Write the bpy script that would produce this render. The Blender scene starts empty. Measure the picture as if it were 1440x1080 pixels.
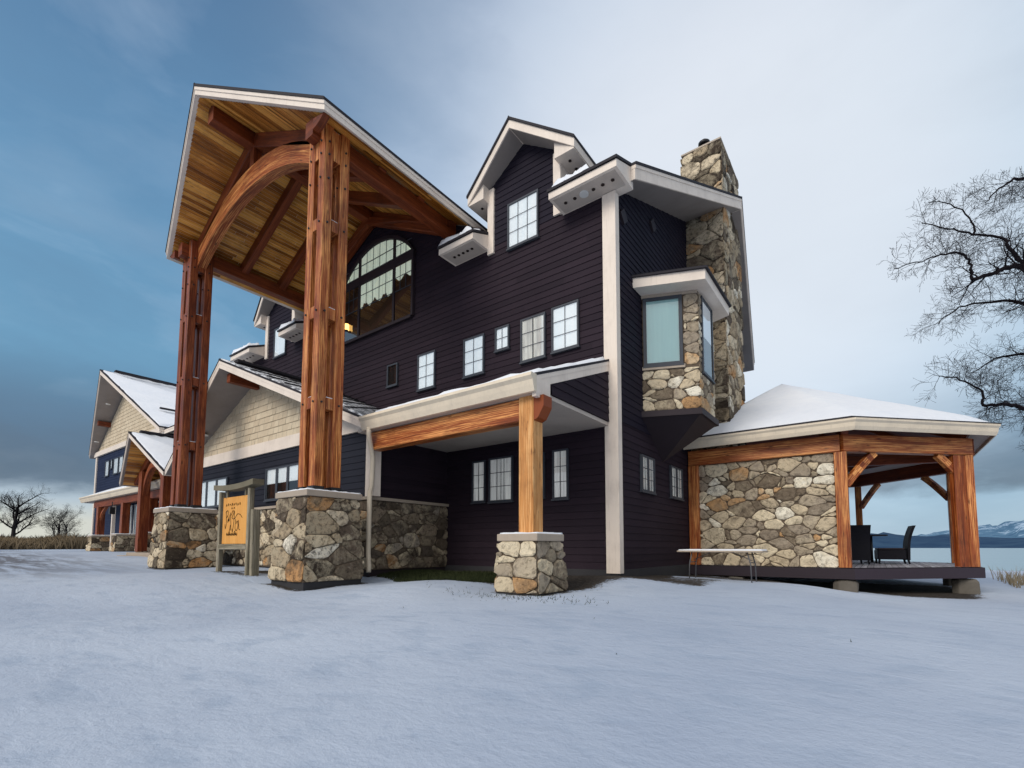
import bpy, math, random
from mathutils import Vector, noise
S = 0.77                       # world scale: drawing units -> metres
D = bpy.data
scene = bpy.context.scene
col = scene.collection
rnd = random.Random(7)
PI = math.pi
V = Vector

# ------------------------------------------------------------------ materials
def new_mat(name):
    m = D.materials.new(name); m.use_nodes = True
    nt = m.node_tree; nt.nodes.clear()
    return m, nt
class NT:
    def __init__(s, nt): s.nt = nt
    def n(s, t, **kw):
        nd = s.nt.nodes.new(t)
        for k, v in kw.items():
            if k.startswith('i_'):
                key = k[2:]
                key = int(key) if key.isdigit() else key.replace('_', ' ')
                nd.inputs[key].default_value = v
            else: setattr(nd, k, v)
        return nd
    def l(s, a, b): s.nt.links.new(a, b)
    def ramp(s, fac, stops, interp='LINEAR'):
        r = s.n('ShaderNodeValToRGB'); r.color_ramp.interpolation = interp
        e = r.color_ramp.elements
        while len(e) < len(stops): e.new(0.5)
        for i, (p, c) in enumerate(stops):
            e[i].position = p; e[i].color = (c[0], c[1], c[2], 1) if not isinstance(c, (int, float)) else (c, c, c, 1)
        s.l(fac, r.inputs[0]); return r.outputs[0]
    def mix(s, fac, a, b, mode='MIX'):
        m = s.n('ShaderNodeMix', data_type='RGBA', blend_type=mode)
        for sock, val in ((m.inputs[0], fac), (m.inputs[6], a), (m.inputs[7], b)):
            if hasattr(val, 'is_linked'): s.l(val, sock)
            elif isinstance(val, (int, float)): sock.default_value = val
            else: sock.default_value = (val[0], val[1], val[2], 1)
        return m.outputs[2]
    def math(s, op, a, b=0.0, c=0.0):
        m = s.n('ShaderNodeMath', operation=op)
        for i, v in enumerate((a, b, c)):
            if hasattr(v, 'is_linked'): s.l(v, m.inputs[i])
            else: m.inputs[i].default_value = v
        return m.outputs[0]
    def coord(s, which='Object', scale=(1, 1, 1), rot=(0, 0, 0)):
        t = s.n('ShaderNodeTexCoord'); mp = s.n('ShaderNodeMapping')
        mp.inputs['Scale'].default_value = scale; mp.inputs['Rotation'].default_value = rot
        s.l(t.outputs[which], mp.inputs[0]); return mp.outputs[0]
    def noise(s, vec, scale, detail=4, rough=.55, dist=0.0):
        t = s.n('ShaderNodeTexNoise'); t.inputs['Scale'].default_value = scale
        t.inputs['Detail'].default_value = detail; t.inputs['Roughness'].default_value = rough
        t.inputs['Distortion'].default_value = dist
        s.l(vec, t.inputs['Vector']); return t.outputs[0]
    def island(s): return s.n('ShaderNodeNewGeometry').outputs['Random Per Island']
    def out(s, col, rough=.6, spec=.3, bump=None, bstr=.3, bdist=.02, metal=0, **kw):
        p = s.n('ShaderNodeBsdfPrincipled'); o = s.n('ShaderNodeOutputMaterial')
        for nm, v in (('Base Color', col), ('Roughness', rough), ('Specular IOR Level', spec), ('Metallic', metal)):
            if hasattr(v, 'is_linked'): s.l(v, p.inputs[nm])
            elif isinstance(v, (int, float)): p.inputs[nm].default_value = v
            else: p.inputs[nm].default_value = (v[0], v[1], v[2], 1)
        if bump is not None:
            b = s.n('ShaderNodeBump'); b.inputs['Strength'].default_value = bstr; b.inputs['Distance'].default_value = bdist
            s.l(bump, b.inputs['Height']); s.l(b.outputs[0], p.inputs['Normal'])
        for k, v in kw.items(): p.inputs[k.replace('_', ' ')].default_value = v
        s.l(p.outputs[0], o.inputs[0]); return p

M = {}
def siding_mat(name, a, b):
    m, nt = new_mat(name); t = NT(nt)
    co = t.coord('Object', (1, 1, 1)); gr = t.coord('Object', (.6, .6, 14))
    isl = t.island()
    base = t.mix(isl, a, b)
    n1 = t.noise(co, .8, 3); n2 = t.noise(gr, 6, 5, .7)
    c = t.mix(t.math('MULTIPLY', n1, 1.0), base, (a[0]*.45, a[1]*.45, a[2]*.5))
    c = t.mix(t.ramp(n2, [(.55, 0), (.8, .35)]), c, (b[0]*2.1, b[1]*2.0, b[2]*1.9))
    t.out(c, .7, .12, bump=n2, bstr=.25, bdist=.006); return m
M['siding'] = siding_mat('dark_lap_siding', (.036, .024, .034), (.022, .015, .022))
M['siding_gable'] = siding_mat('indigo_lap_siding', (.022, .018, .030), (.017, .014, .024))
M['siding_blue'] = siding_mat('slate_blue_siding', (.024, .036, .080), (.019, .028, .062))
M['siding_slate'] = siding_mat('dark_slate_siding', (.026, .028, .040), (.020, .022, .033))
def shingle_mat():
    m, nt = new_mat('tan_wall_shingle'); t = NT(nt)
    isl = t.island(); co = t.coord('Object', (6, 6, 1.2))
    c = t.mix(isl, (.55, .45, .32), (.66, .56, .41)); n = t.noise(co, 5, 4)
    c = t.mix(t.ramp(n, [(.4, 0), (.75, .4)]), c, (.38, .31, .22))
    t.out(c, .75, .2, bump=n, bstr=.3, bdist=.01); return m
M['shingle'] = shingle_mat()
def trim_mat(name, c0, dirt=(.35, .31, .27)):
    m, nt = new_mat(name); t = NT(nt); co = t.coord('Object')
    n = t.noise(co, 1.7, 6, .65); n2 = t.noise(t.coord('Object', (8, 8, .8)), 3, 4)
    c = t.mix(t.ramp(n, [(.45, 0), (.8, .45)]), c0, dirt)
    c = t.mix(t.ramp(n2, [(.55, 0), (.8, .3)]), c, dirt)
    t.out(c, .5, .35, bump=n2, bstr=.08, bdist=.01); return m
M['trim'] = trim_mat('cream_painted_trim', (.78, .68, .585), (.40, .33, .28))
M['soffit'] = trim_mat('beige_soffit', (.52, .45, .39), (.28, .23, .20))
M['soffit_shade'] = trim_mat('shaded_soffit_board', (.27, .235, .215), (.16, .135, .12))  # darker than the trim: shade under the roofs put into the colour
M['gutter'] = trim_mat('cream_gutter_metal', (.72, .62, .48))
M['cap'] = trim_mat('cast_stone_cap', (.40, .33, .26), (.22, .18, .15))
def wood_mat(name, dark, mid, light, rough=.45, gain=1.0, knots=True, isl_amt=.5):
    m, nt = new_mat(name); t = NT(nt)
    uv = t.n('ShaderNodeUVMap'); sep = t.n('ShaderNodeSeparateXYZ'); t.l(uv.outputs[0], sep.inputs[0])
    isl = t.island()
    comb = t.n('ShaderNodeCombineXYZ'); t.l(t.math('MULTIPLY', sep.outputs[0], .55), comb.inputs[0])
    t.l(t.math('MULTIPLY', sep.outputs[1], 7.0), comb.inputs[1]); t.l(t.math('MULTIPLY', isl, 37.0), comb.inputs[2])
    low = t.noise(comb.outputs[0], 1.0, 3, .5, .6)
    w = t.n('ShaderNodeTexWave', wave_type='BANDS', bands_direction='Y'); w.inputs['Scale'].default_value = .9
    w.inputs['Distortion'].default_value = 14; w.inputs['Detail'].default_value = 4; w.inputs['Detail Scale'].default_value = .8
    t.l(comb.outputs[0], w.inputs['Vector'])
    comb2 = t.n('ShaderNodeCombineXYZ'); t.l(t.math('MULTIPLY', sep.outputs[0], 2.0), comb2.inputs[0])
    t.l(t.math('MULTIPLY', sep.outputs[1], 70.0), comb2.inputs[1]); t.l(t.math('MULTIPLY', isl, 11.0), comb2.inputs[2])
    fine = t.noise(comb2.outputs[0], 1.0, 5, .65)
    f = t.math('ADD', t.math('MULTIPLY', low, .50), t.math('MULTIPLY', w.outputs[1], .12))
    f = t.math('ADD', f, t.math('MULTIPLY', fine, .42))
    f = t.math('ADD', f, t.math('MULTIPLY', t.math('SUBTRACT', isl, .5), isl_amt*.4))
    c = t.ramp(f, [(.26, dark), (.50, mid), (.74, light)])
    if knots:
        comb3 = t.n('ShaderNodeCombineXYZ'); t.l(t.math('MULTIPLY', sep.outputs[0], 1.3), comb3.inputs[0])
        t.l(t.math('MULTIPLY', sep.outputs[1], 4.5), comb3.inputs[1]); t.l(t.math('MULTIPLY', isl, 9.0), comb3.inputs[2])
        vo = t.n('ShaderNodeTexVoronoi'); vo.inputs['Scale'].default_value = 1.0; t.l(comb3.outputs[0], vo.inputs['Vector'])
        k = t.ramp(vo.outputs['Distance'], [(.05, 1), (.15, 0)])
        c = t.mix(t.math('MULTIPLY', k, .75), c, (dark[0]*.5, dark[1]*.45, dark[2]*.4))
        cr = t.n('ShaderNodeCombineXYZ'); t.l(t.math('MULTIPLY', sep.outputs[0], .35), cr.inputs[0]); t.l(t.math('MULTIPLY', sep.outputs[1], 9.0), cr.inputs[1]); t.l(t.math('MULTIPLY', isl, 23.0), cr.inputs[2])
        cw = t.noise(cr.outputs[0], 1.3, 2, .4, .5)
        c = t.mix(t.ramp(cw, [(.495, 0), (.502, .8), (.509, 0)]), c, (dark[0]*.35, dark[1]*.4, dark[2]*.5))
        st = t.noise(t.coord('Object', (1, 1, 1)), 1.1, 5, .6)
        c = t.mix(t.ramp(st, [(.5, 0), (.75, .55)]), c, (dark[0]*.8, dark[1]*.8, dark[2]*.8))
    t.out(c, rough, .35, bump=t.math('ADD', fine, t.math('MULTIPLY', w.outputs[1], .4)), bstr=.35, bdist=.008); return m
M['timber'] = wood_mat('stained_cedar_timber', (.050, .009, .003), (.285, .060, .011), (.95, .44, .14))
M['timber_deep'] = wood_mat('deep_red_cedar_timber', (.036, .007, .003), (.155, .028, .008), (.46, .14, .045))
M['timber_red'] = wood_mat('red_stained_beam', (.045, .008, .002), (.155, .028, .006), (.32, .075, .016), rough=.55)
M['timber_pale'] = wood_mat('orange_pine_post', (.22, .075, .016), (.58, .25, .07), (.88, .54, .24), rough=.5)
M['plank'] = wood_mat('knotty_pine_planks', (.17, .052, .006), (.48, .175, .024), (.88, .44, .10), rough=.4, isl_amt=1.1)
M['sign_post'] = wood_mat('weathered_green_grey_wood', (.05, .043, .026), (.20, .175, .12), (.46, .41, .32), rough=.8)
M['sign_board'] = wood_mat('orange_sign_board', (.50, .20, .035), (.66, .30, .06), (.78, .40, .10), rough=.55, knots=False)
M['deck'] = wood_mat('dark_deck_boards', (.012, .008, .012), (.024, .016, .024), (.06, .045, .065), rough=.7, knots=False)
M['deck_top'] = wood_mat('frosted_deck_boards', (.12, .11, .13), (.28, .27, .31), (.55, .56, .62), rough=.8, knots=False)
def stone_mat(name='field_stone', pale=False, dark=False):
    m, nt = new_mat(name); t = NT(nt); isl = t.island(); co = t.coord('Object')
    br, gr, tn, bg, og, wh = (.055, .039, .028), (.135, .10, .073), (.45, .35, .23), (.72, .60, .43), (.52, .28, .12), (.88, .81, .67)
    if pale: br, gr, tn, bg, og, wh = (.20, .155, .11), (.38, .315, .24), (.64, .53, .37), (.80, .69, .50), (.58, .34, .16), (.92, .86, .71)
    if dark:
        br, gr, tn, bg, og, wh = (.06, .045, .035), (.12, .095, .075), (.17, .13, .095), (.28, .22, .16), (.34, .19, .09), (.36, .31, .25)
    c = t.ramp(isl, [(0, br), (.16, gr), (.34, tn), (.50, bg), (.66, gr), (.76, og), (.84, wh), (.91, tn)], 'CONSTANT')
    r2 = t.math('FRACT', t.math('MULTIPLY', isl, 91.7))
    off = t.n('ShaderNodeVectorMath', operation='ADD'); cb = t.n('ShaderNodeCombineXYZ'); t.l(t.math('MULTIPLY', isl, 50), cb.inputs[0])
    t.l(co, off.inputs[0]); t.l(cb.outputs[0], off.inputs[1])
    n1 = t.noise(off.outputs[0], 2.6, 7, .68, .7); n2 = t.noise(off.outputs[0], 9, 8, .75, .4)
    c = t.mix(t.ramp(n1, [(.42, 0), (.60, .55 if pale else .8)]), c, t.mix(r2, (.11, .08, .055) if pale else (.060, .044, .030), (.78, .66, .46)))
    c = t.mix(t.ramp(n2, [(.50, 0), (.62, .55 if pale else .78)]), c, (.036, .027, .019))
    c = t.mix(t.ramp(n2, [(.25, .55), (.42, 0)]), c, (.70, .62, .48) if not dark else (.3, .25, .19))
    t.out(c, .85, .2, bump=t.math('ADD', n1, n2), bstr=1.0, bdist=.05); return m
M['stone'] = stone_mat(); M['stone_pale'] = stone_mat('pale_field_stone', pale=True); M['stone_shade'] = stone_mat('shaded_field_stone', dark=True)  # last one is a darkened copy, porch shade put into its colours
def plain(name, c, rough=.6, spec=.3, nscale=3, var=.35, bstr=.1, metal=0):
    m, nt = new_mat(name); t = NT(nt); n = t.noise(t.coord('Object'), nscale, 5, .6)
    cc = t.mix(t.math('MULTIPLY', n, var*2), c, (c[0]*.45, c[1]*.45, c[2]*.45))
    t.out(cc, rough, spec, bump=n, bstr=bstr, bdist=.01, metal=metal); return m
M['mortar'] = plain('dark_mortar', (.15, .115, .085), .9, .1)
M['concrete'] = plain('dark_foundation', (.045, .045, .050), .85)
M['frame'] = plain('slate_window_frame', (.060, .068, .085), .45)
M['frame_white'] = plain('white_sash', (.70, .70, .68), .5, var=.15)
M['interior'] = plain('dark_room', (.015, .013, .014), .9)
M['interior_warm'] = plain('dim_brown_room', (.075, .040, .022), .8)
M['roofing'] = plain('dark_stone_coated_roofing', (.030, .027, .034), .75, nscale=12, bstr=.5)
M['iron'] = plain('black_iron', (.02, .02, .022), .4, .4)
M['wicker'] = None
M['aluminium'] = plain('grey_metal', (.35, .36, .38), .35, .5, metal=.7)
M['iron_grey'] = plain('dull_grey_steel', (.12, .12, .13), .5, .4)
M['dark_soffit'] = plain('dark_painted_board', (.030, .020, .026), .6)
M['blinds'] = None
M['hole'] = plain('dark_vent_hole', (.035, .022, .018), .9)
M['footing'] = plain('rough_granite', (.15, .135, .115), .9, nscale=9, bstr=.9)
M['letter'] = plain('carved_black_paint', (.05, .03, .012), .7)
def wicker():
    m, nt = new_mat('black_wicker'); t = NT(nt)
    w = t.n('ShaderNodeTexChecker'); w.inputs['Scale'].default_value = 60; t.l(t.coord('Object'), w.inputs[0])
    c = t.mix(w.outputs[1], (.004, .004, .008), (.011, .011, .018)); t.out(c, .6, .2, bump=w.outputs[1], bstr=.5, bdist=.006); return m
M['wicker'] = wicker()
def snow_mat(name, dark_amt=0.0, base=(.80, .83, .88), sc=1.0):
    m, nt = new_mat(name); t = NT(nt); co = t.coord('Object')
    n1 = t.noise(co, .35*sc, 4); n2 = t.noise(co, 3.5*sc, 6, .62); n3 = t.noise(co, 22*sc, 5, .7)
    c = t.mix(t.ramp(n1, [(.35, 0), (.7, .55)]), base, (base[0]*.86, base[1]*.89, base[2]*.94))
    c = t.mix(t.ramp(n2, [(.35, .25), (.55, 0)]), c, (base[0]*.80, base[1]*.84, base[2]*.90))
    if dark_amt:
        n4 = t.noise(t.coord('Object', (1, 3.5, 3.5)), 2.6, 5, .6)
        c = t.mix(t.ramp(n4, [(.50-.1*dark_amt, 0), (.57, dark_amt)]), c, (.05, .05, .06))
    h = t.math('ADD', t.math('MULTIPLY', n2, 1.0), t.math('MULTIPLY', n3, .3))
    t.out(c, .72, .25, bump=h, bstr=.45, bdist=.05); return m
M['snow'] = snow_mat('roof_snow'); M['snow_thin'] = snow_mat('thin_roof_snow', .9)
def glass_mat():
    m, nt = new_mat('window_glass'); t = NT(nt)
    fr = t.n('ShaderNodeFresnel'); fr.inputs[0].default_value = 1.5
    f = t.math('MINIMUM', t.math('ADD', t.math('MULTIPLY', fr.outputs[0], 1.3), .16), 1.0)
    tr = t.n('ShaderNodeBsdfTransparent'); tr.inputs[0].default_value = (.94, .98, .97, 1)
    g = t.n('ShaderNodeBsdfGlossy'); g.inputs['Roughness'].default_value = .03
    n = t.noise(t.coord('Object'), .9, 2); b = t.n('ShaderNodeBump'); b.inputs['Strength'].default_value = .06; t.l(n, b.inputs['Height']); t.l(b.outputs[0], g.inputs['Normal'])
    mx = t.n('ShaderNodeMixShader'); o = t.n('ShaderNodeOutputMaterial')
    t.l(f, mx.inputs[0]); t.l(tr.outputs[0], mx.inputs[1]); t.l(g.outputs[0], mx.inputs[2]); t.l(mx.outputs[0], o.inputs[0]); return m
M['glass'] = glass_mat()
def cloth(name, a, b, folds=True):
    m, nt = new_mat(name); t = NT(nt); n = t.noise(t.coord('Object', (9, 9, .6)), 1.6, 3)
    c = t.mix(t.ramp(n, [(.35, 0), (.65, 1)]), a, b); t.out(c, .8, .2); return m
M['blind'] = cloth('glowing_window_blind', (.97, .96, .97), (.90, .93, .96))
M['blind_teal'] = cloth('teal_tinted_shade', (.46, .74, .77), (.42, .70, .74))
M['curtain'] = cloth('glowing_white_curtain', (.95, .93, .90), (.60, .58, .58))
M['glow_shade'] = cloth('cream_glow_shade', (.88, .92, .82), (.58, .63, .55))  # added shades, self-lit to stand in for bright sky reflected in the panes
for nd in M['glow_shade'].node_tree.nodes:
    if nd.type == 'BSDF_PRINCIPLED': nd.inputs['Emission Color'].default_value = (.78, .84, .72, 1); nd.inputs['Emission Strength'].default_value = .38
for nd in M['blind'].node_tree.nodes:  # glow added to the blinds so the panes look pale, no lamp behind
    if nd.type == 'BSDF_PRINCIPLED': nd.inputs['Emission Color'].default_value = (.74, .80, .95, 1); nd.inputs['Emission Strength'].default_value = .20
for nd in M['curtain'].node_tree.nodes:  # curtains get a slight added glow as well
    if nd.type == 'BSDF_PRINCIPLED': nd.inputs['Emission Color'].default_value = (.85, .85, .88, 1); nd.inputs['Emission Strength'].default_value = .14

# ------------------------------------------------------------------ mesh building
class MB:
    def __init__(s): s.v = []; s.f = []; s.uv = []; s.sm = []
    def poly(s, pts, uv=None, sm=False):
        b = len(s.v); s.v += [tuple(p) for p in pts]; s.f.append(tuple(range(b, b+len(pts))))
        s.uv.append(uv or [(0, 0)]*len(pts)); s.sm.append(sm); return s
    def mesh(s, vs, fs, sm=False):
        b = len(s.v); s.v += [tuple(p) for p in vs]
        for f in fs: s.f.append(tuple(b+i for i in f)); s.uv.append([(0, 0)]*len(f)); s.sm.append(sm)
        return s
    def box(s, x0, x1, y0, y1, z0, z1):
        x0, x1 = min(x0, x1), max(x0, x1); y0, y1 = min(y0, y1), max(y0, y1); z0, z1 = min(z0, z1), max(z0, z1)
        v = [(x0, y0, z0), (x1, y0, z0), (x1, y1, z0), (x0, y1, z0), (x0, y0, z1), (x1, y0, z1), (x1, y1, z1), (x0, y1, z1)]
        return s.mesh(v, [(0, 3, 2, 1), (4, 5, 6, 7), (0, 1, 5, 4), (1, 2, 6, 5), (2, 3, 7, 6), (3, 0, 4, 7)])
    def prism(s, pts, vec):
        pts = [V(p) for p in pts]; vec = V(vec); n = len(pts)
        nrm = sum(((pts[(i+1) % n]-pts[0]).cross(pts[(i+2) % n]-pts[0]) for i in range(n-2)), V((0, 0, 0)))
        if nrm.dot(vec) > 0: pts = pts[::-1]
        v = pts+[p+vec for p in pts]
        return s.mesh(v, [tuple(range(n)), tuple(range(2*n-1, n-1, -1))]+[((i+1) % n, i, n+i, n+(i+1) % n) for i in range(n)])
    def beam(s, p0, p1, w, h=None, up=(0, 0, 1), ch=.018):
        """timber with chamfered edges; UV runs along the grain"""
        h = h or w; p0 = V(p0); p1 = V(p1); d = p1-p0; L = d.length; d.normalize(); up = V(up)
        if abs(d.dot(up)) > .95: up = V((0, 1, 0))
        sx = d.cross(up).normalized(); sz = sx.cross(d).normalized()
        a, b = w/2, h/2
        prof = [(-a+ch, -b), (a-ch, -b), (a, -b+ch), (a, b-ch), (a-ch, b), (-a+ch, b), (-a, b-ch), (-a, -b+ch)]
        off = rnd.random()*20; per = 0; base = len(s.v)
        N = max(1, int(L/1.2))
        for k in range(N+1):
            c = p0+d*(L*k/N)
            s.v += [tuple(c+sx*x+sz*z) for x, z in prof]
        for i in range(8):
            q0, q1 = prof[i], prof[(i+1) % 8]; seg = math.hypot(q1[0]-q0[0], q1[1]-q0[1])
            for k in range(N):
                u0, u1 = L*k/N, L*(k+1)/N; r0, r1 = base+8*k, base+8*k+8; j = (i+1) % 8
                s.f.append((r0+i, r0+j, r1+j, r1+i)); s.sm.append(False)
                s.uv.append([(off+u0, off+per), (off+u0, off+per+seg), (off+u1, off+per+seg), (off+u1, off+per)])
            per += seg
        for r, rev in ((base, True), (base+8*N, False)):
            idx = list(range(r, r+8)); pr_ = [(off+p[0]*.3, off+p[1]) for p in prof]
            if rev: idx.reverse(); pr_.reverse()
            s.f.append(tuple(idx)); s.uv.append(pr_); s.sm.append(False)
        return s
    def ribbon(s, inner, outer, y0, y1):
        """curved timber: inner/outer outlines in (x,z), thickness y0..y1"""
        off = rnd.random()*20; u = 0
        for i in range(len(inner)-1):
            a0, a1, b0, b1 = inner[i], inner[i+1], outer[i], outer[i+1]
            du = math.hypot(a1[0]-a0[0], a1[1]-a0[1]); t = math.hypot(b0[0]-a0[0], b0[1]-a0[1])
            P = lambda q, y: (q[0], y, q[1])
            s.poly([P(a0, y0), P(a1, y0), P(b1, y0), P(b0, y0)], [(off+u, off), (off+u+du, off), (off+u+du, off+t), (off+u, off+t)])
            s.poly([P(a1, y1), P(a0, y1), P(b0, y1), P(b1, y1)], [(off+u+du, off), (off+u, off), (off+u, off+t), (off+u+du, off+t)])
            s.poly([P(a1, y0), P(a0, y0), P(a0, y1), P(a1, y1)], [(off+u+du, 1), (off+u, 1), (off+u, 1.3), (off+u+du, 1.3)])
            s.poly([P(b0, y0), P(b1, y0), P(b1, y1), P(b0, y1)], [(off+u, 2), (off+u+du, 2), (off+u+du, 2.3), (off+u, 2.3)])
            u += du
        for k in (0, -1):
            q, r = inner[k], outer[k]; pts = [(q[0], y0, q[1]), (r[0], y0, r[1]), (r[0], y1, r[1]), (q[0], y1, q[1])]
            s.poly(pts if k == 0 else pts[::-1])
        s.weld = True
        return s
    def tube(s, pts, rad, n=8, cap=True, sm=True):
        pts = [V(p) for p in pts]; base = len(s.v); px = None
        for i, p in enumerate(pts):
            d = (pts[min(i+1, len(pts)-1)]-pts[max(i-1, 0)]).normalized()
            if px is None:
                a = V((0, 0, 1)) if abs(d.z) < .9 else V((1, 0, 0)); px = d.cross(a).normalized()
            else:
                px = (px-d*px.dot(d)); px = px.normalized() if px.length > 1e-6 else d.orthogonal().normalized()
            py = d.cross(px); r = rad[i] if isinstance(rad, (list, tuple)) else rad
            s.v += [tuple(p+(px*math.cos(2*PI*k/n)+py*math.sin(2*PI*k/n))*r) for k in range(n)]
        for i in range(len(pts)-1):
            for k in range(n):
                a = base+i*n+k; b = base+i*n+(k+1) % n
                s.f.append((a, b, b+n, a+n)); s.uv.append([(0, 0)]*4); s.sm.append(sm)
        if cap:
            s.f.append(tuple(base+k for k in range(n-1, -1, -1))); s.uv.append([(0, 0)]*n); s.sm.append(False)
            e = base+(len(pts)-1)*n; s.f.append(tuple(e+k for k in range(n))); s.uv.append([(0, 0)]*n); s.sm.append(False)
        return s
    def build(s, name, mat, parent=None, label=None, weld=False):
        o0 = V(parent['_base']) if parent is not None else V((0, 0, 0))
        me = D.meshes.new(name)
        me.from_pydata([tuple((V(v)-o0)*S) for v in s.v], [], s.f)
        uvl = me.uv_layers.new(name='UVMap')
        flat = [c for f in s.uv for q in f for c in q]; uvl.data.foreach_set('uv', flat)
        me.polygons.foreach_set('use_smooth', s.sm)
        me.materials.append(M[mat] if isinstance(mat, str) else mat)
        if weld or getattr(s, 'weld', False):
            import bmesh
            bm = bmesh.new(); bm.from_mesh(me); bmesh.ops.remove_doubles(bm, verts=bm.verts, dist=1e-4); bm.to_mesh(me); bm.free()
        me.update()
        o = D.objects.new(name, me); col.objects.link(o)
        if parent is not None: o.parent = parent; o['_base'] = list(o0)
        else: o['_base'] = [0, 0, 0]
        if label: o['label'] = label
        return o
def thing(name, label, cat, base, group=None):
    o = D.objects.new(name, None); col.objects.link(o); o.location = V(base)*S; o['_base'] = list(base)
    o.empty_display_size = .3; o['label'] = label; o['category'] = cat
    if group: o['group'] = group
    return o
def tag(o, label, cat, group=None):
    o['label'] = label; o['category'] = cat
    if group: o['group'] = group
    return o

def clip(poly, a, b, c):   # keep a*x+b*y<=c
    out = []
    for i in range(len(poly)):
        p, q = poly[i], poly[(i+1) % len(poly)]; dp = a*p[0]+b*p[1]-c; dq = a*q[0]+b*q[1]-c
        if dp <= 0: out.append(p)
        if (dp < 0 < dq) or (dq < 0 < dp):
            t = dp/(dp-dq); out.append((p[0]+(q[0]-p[0])*t, p[1]+(q[1]-p[1])*t))
    return out
def lap(mb, poly, org, ud, nd, exp=.222, out=.022, seglen=3.6):
    """lap boards over a convex wall polygon given in (u,z)"""
    org, ud, nd = V(org), V(ud), V(nd); zs = [p[1] for p in poly]; us = [p[0] for p in poly]
    z = min(zs); z0 = z
    while z < max(zs)-1e-4:
        strip = clip(clip(poly, 0, 1, z+exp), 0, -1, -z)
        if len(strip) > 2:
            a, b = min(p[0] for p in strip), max(p[0] for p in strip); u = a-rnd.random()*seglen
            while u < b:
                s2 = clip(clip(strip, 1, 0, u+seglen), -1, 0, -u)
                if len(s2) > 2:
                    P = lambda p, o: org+ud*p[0]+V((0, 0, p[1]))+nd*o
                    k = lambda zz: .006+out*(1-(zz-z)/exp)
                    pts = [P(p, k(p[1])) for p in s2]
                    n = (pts[1]-pts[0]).cross(pts[2]-pts[0])
                    if n.dot(nd) < 0: pts = pts[::-1]
                    base = len(mb.v); mb.poly(pts)
                    low = [p for p in s2 if abs(p[1]-z) < 1e-5]
                    if len(low) == 2:
                        q = [P(low[0], k(z)), P(low[1], k(z)), P(low[1], 0), P(low[0], 0)]; mb.poly(q)
                u += seglen
        z += exp
def shingles(mb, poly, org, ud, nd, exp=.27):
    org, ud, nd = V(org), V(ud), V(nd); z = min(p[1] for p in poly); zt = max(p[1] for p in poly)
    while z < zt:
        strip = clip(clip(poly, 0, 1, z+exp), 0, -1, -z)
        if len(strip) > 2:
            a, b = min(p[0] for p in strip), max(p[0] for p in strip); u = a-rnd.random()*.3
            while u < b:
                w = rnd.uniform(.22, .5); o = rnd.uniform(.024, .036)
                s2 = clip(clip(strip, 1, 0, u+w-.008), -1, 0, -u)
                if len(s2) > 2:
                    pts = [org+ud*p[0]+V((0, 0, p[1]))+nd*(.004+o*(1-(p[1]-z)/exp)) for p in s2]
                    if (pts[1]-pts[0]).cross(pts[2]-pts[0]).dot(nd) < 0: pts = pts[::-1]
                    mb.poly(pts)
                    low = [p for p in s2 if abs(p[1]-z) < 1e-5]
                    if len(low) == 2:
                        P = lambda p, q: org+ud*p[0]+V((0, 0, p[1]))+nd*q
                        mb.poly([P(low[0], .004+o), P(low[1], .004+o), P(low[1], 0), P(low[0], 0)])
                u += w
        z += exp
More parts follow.
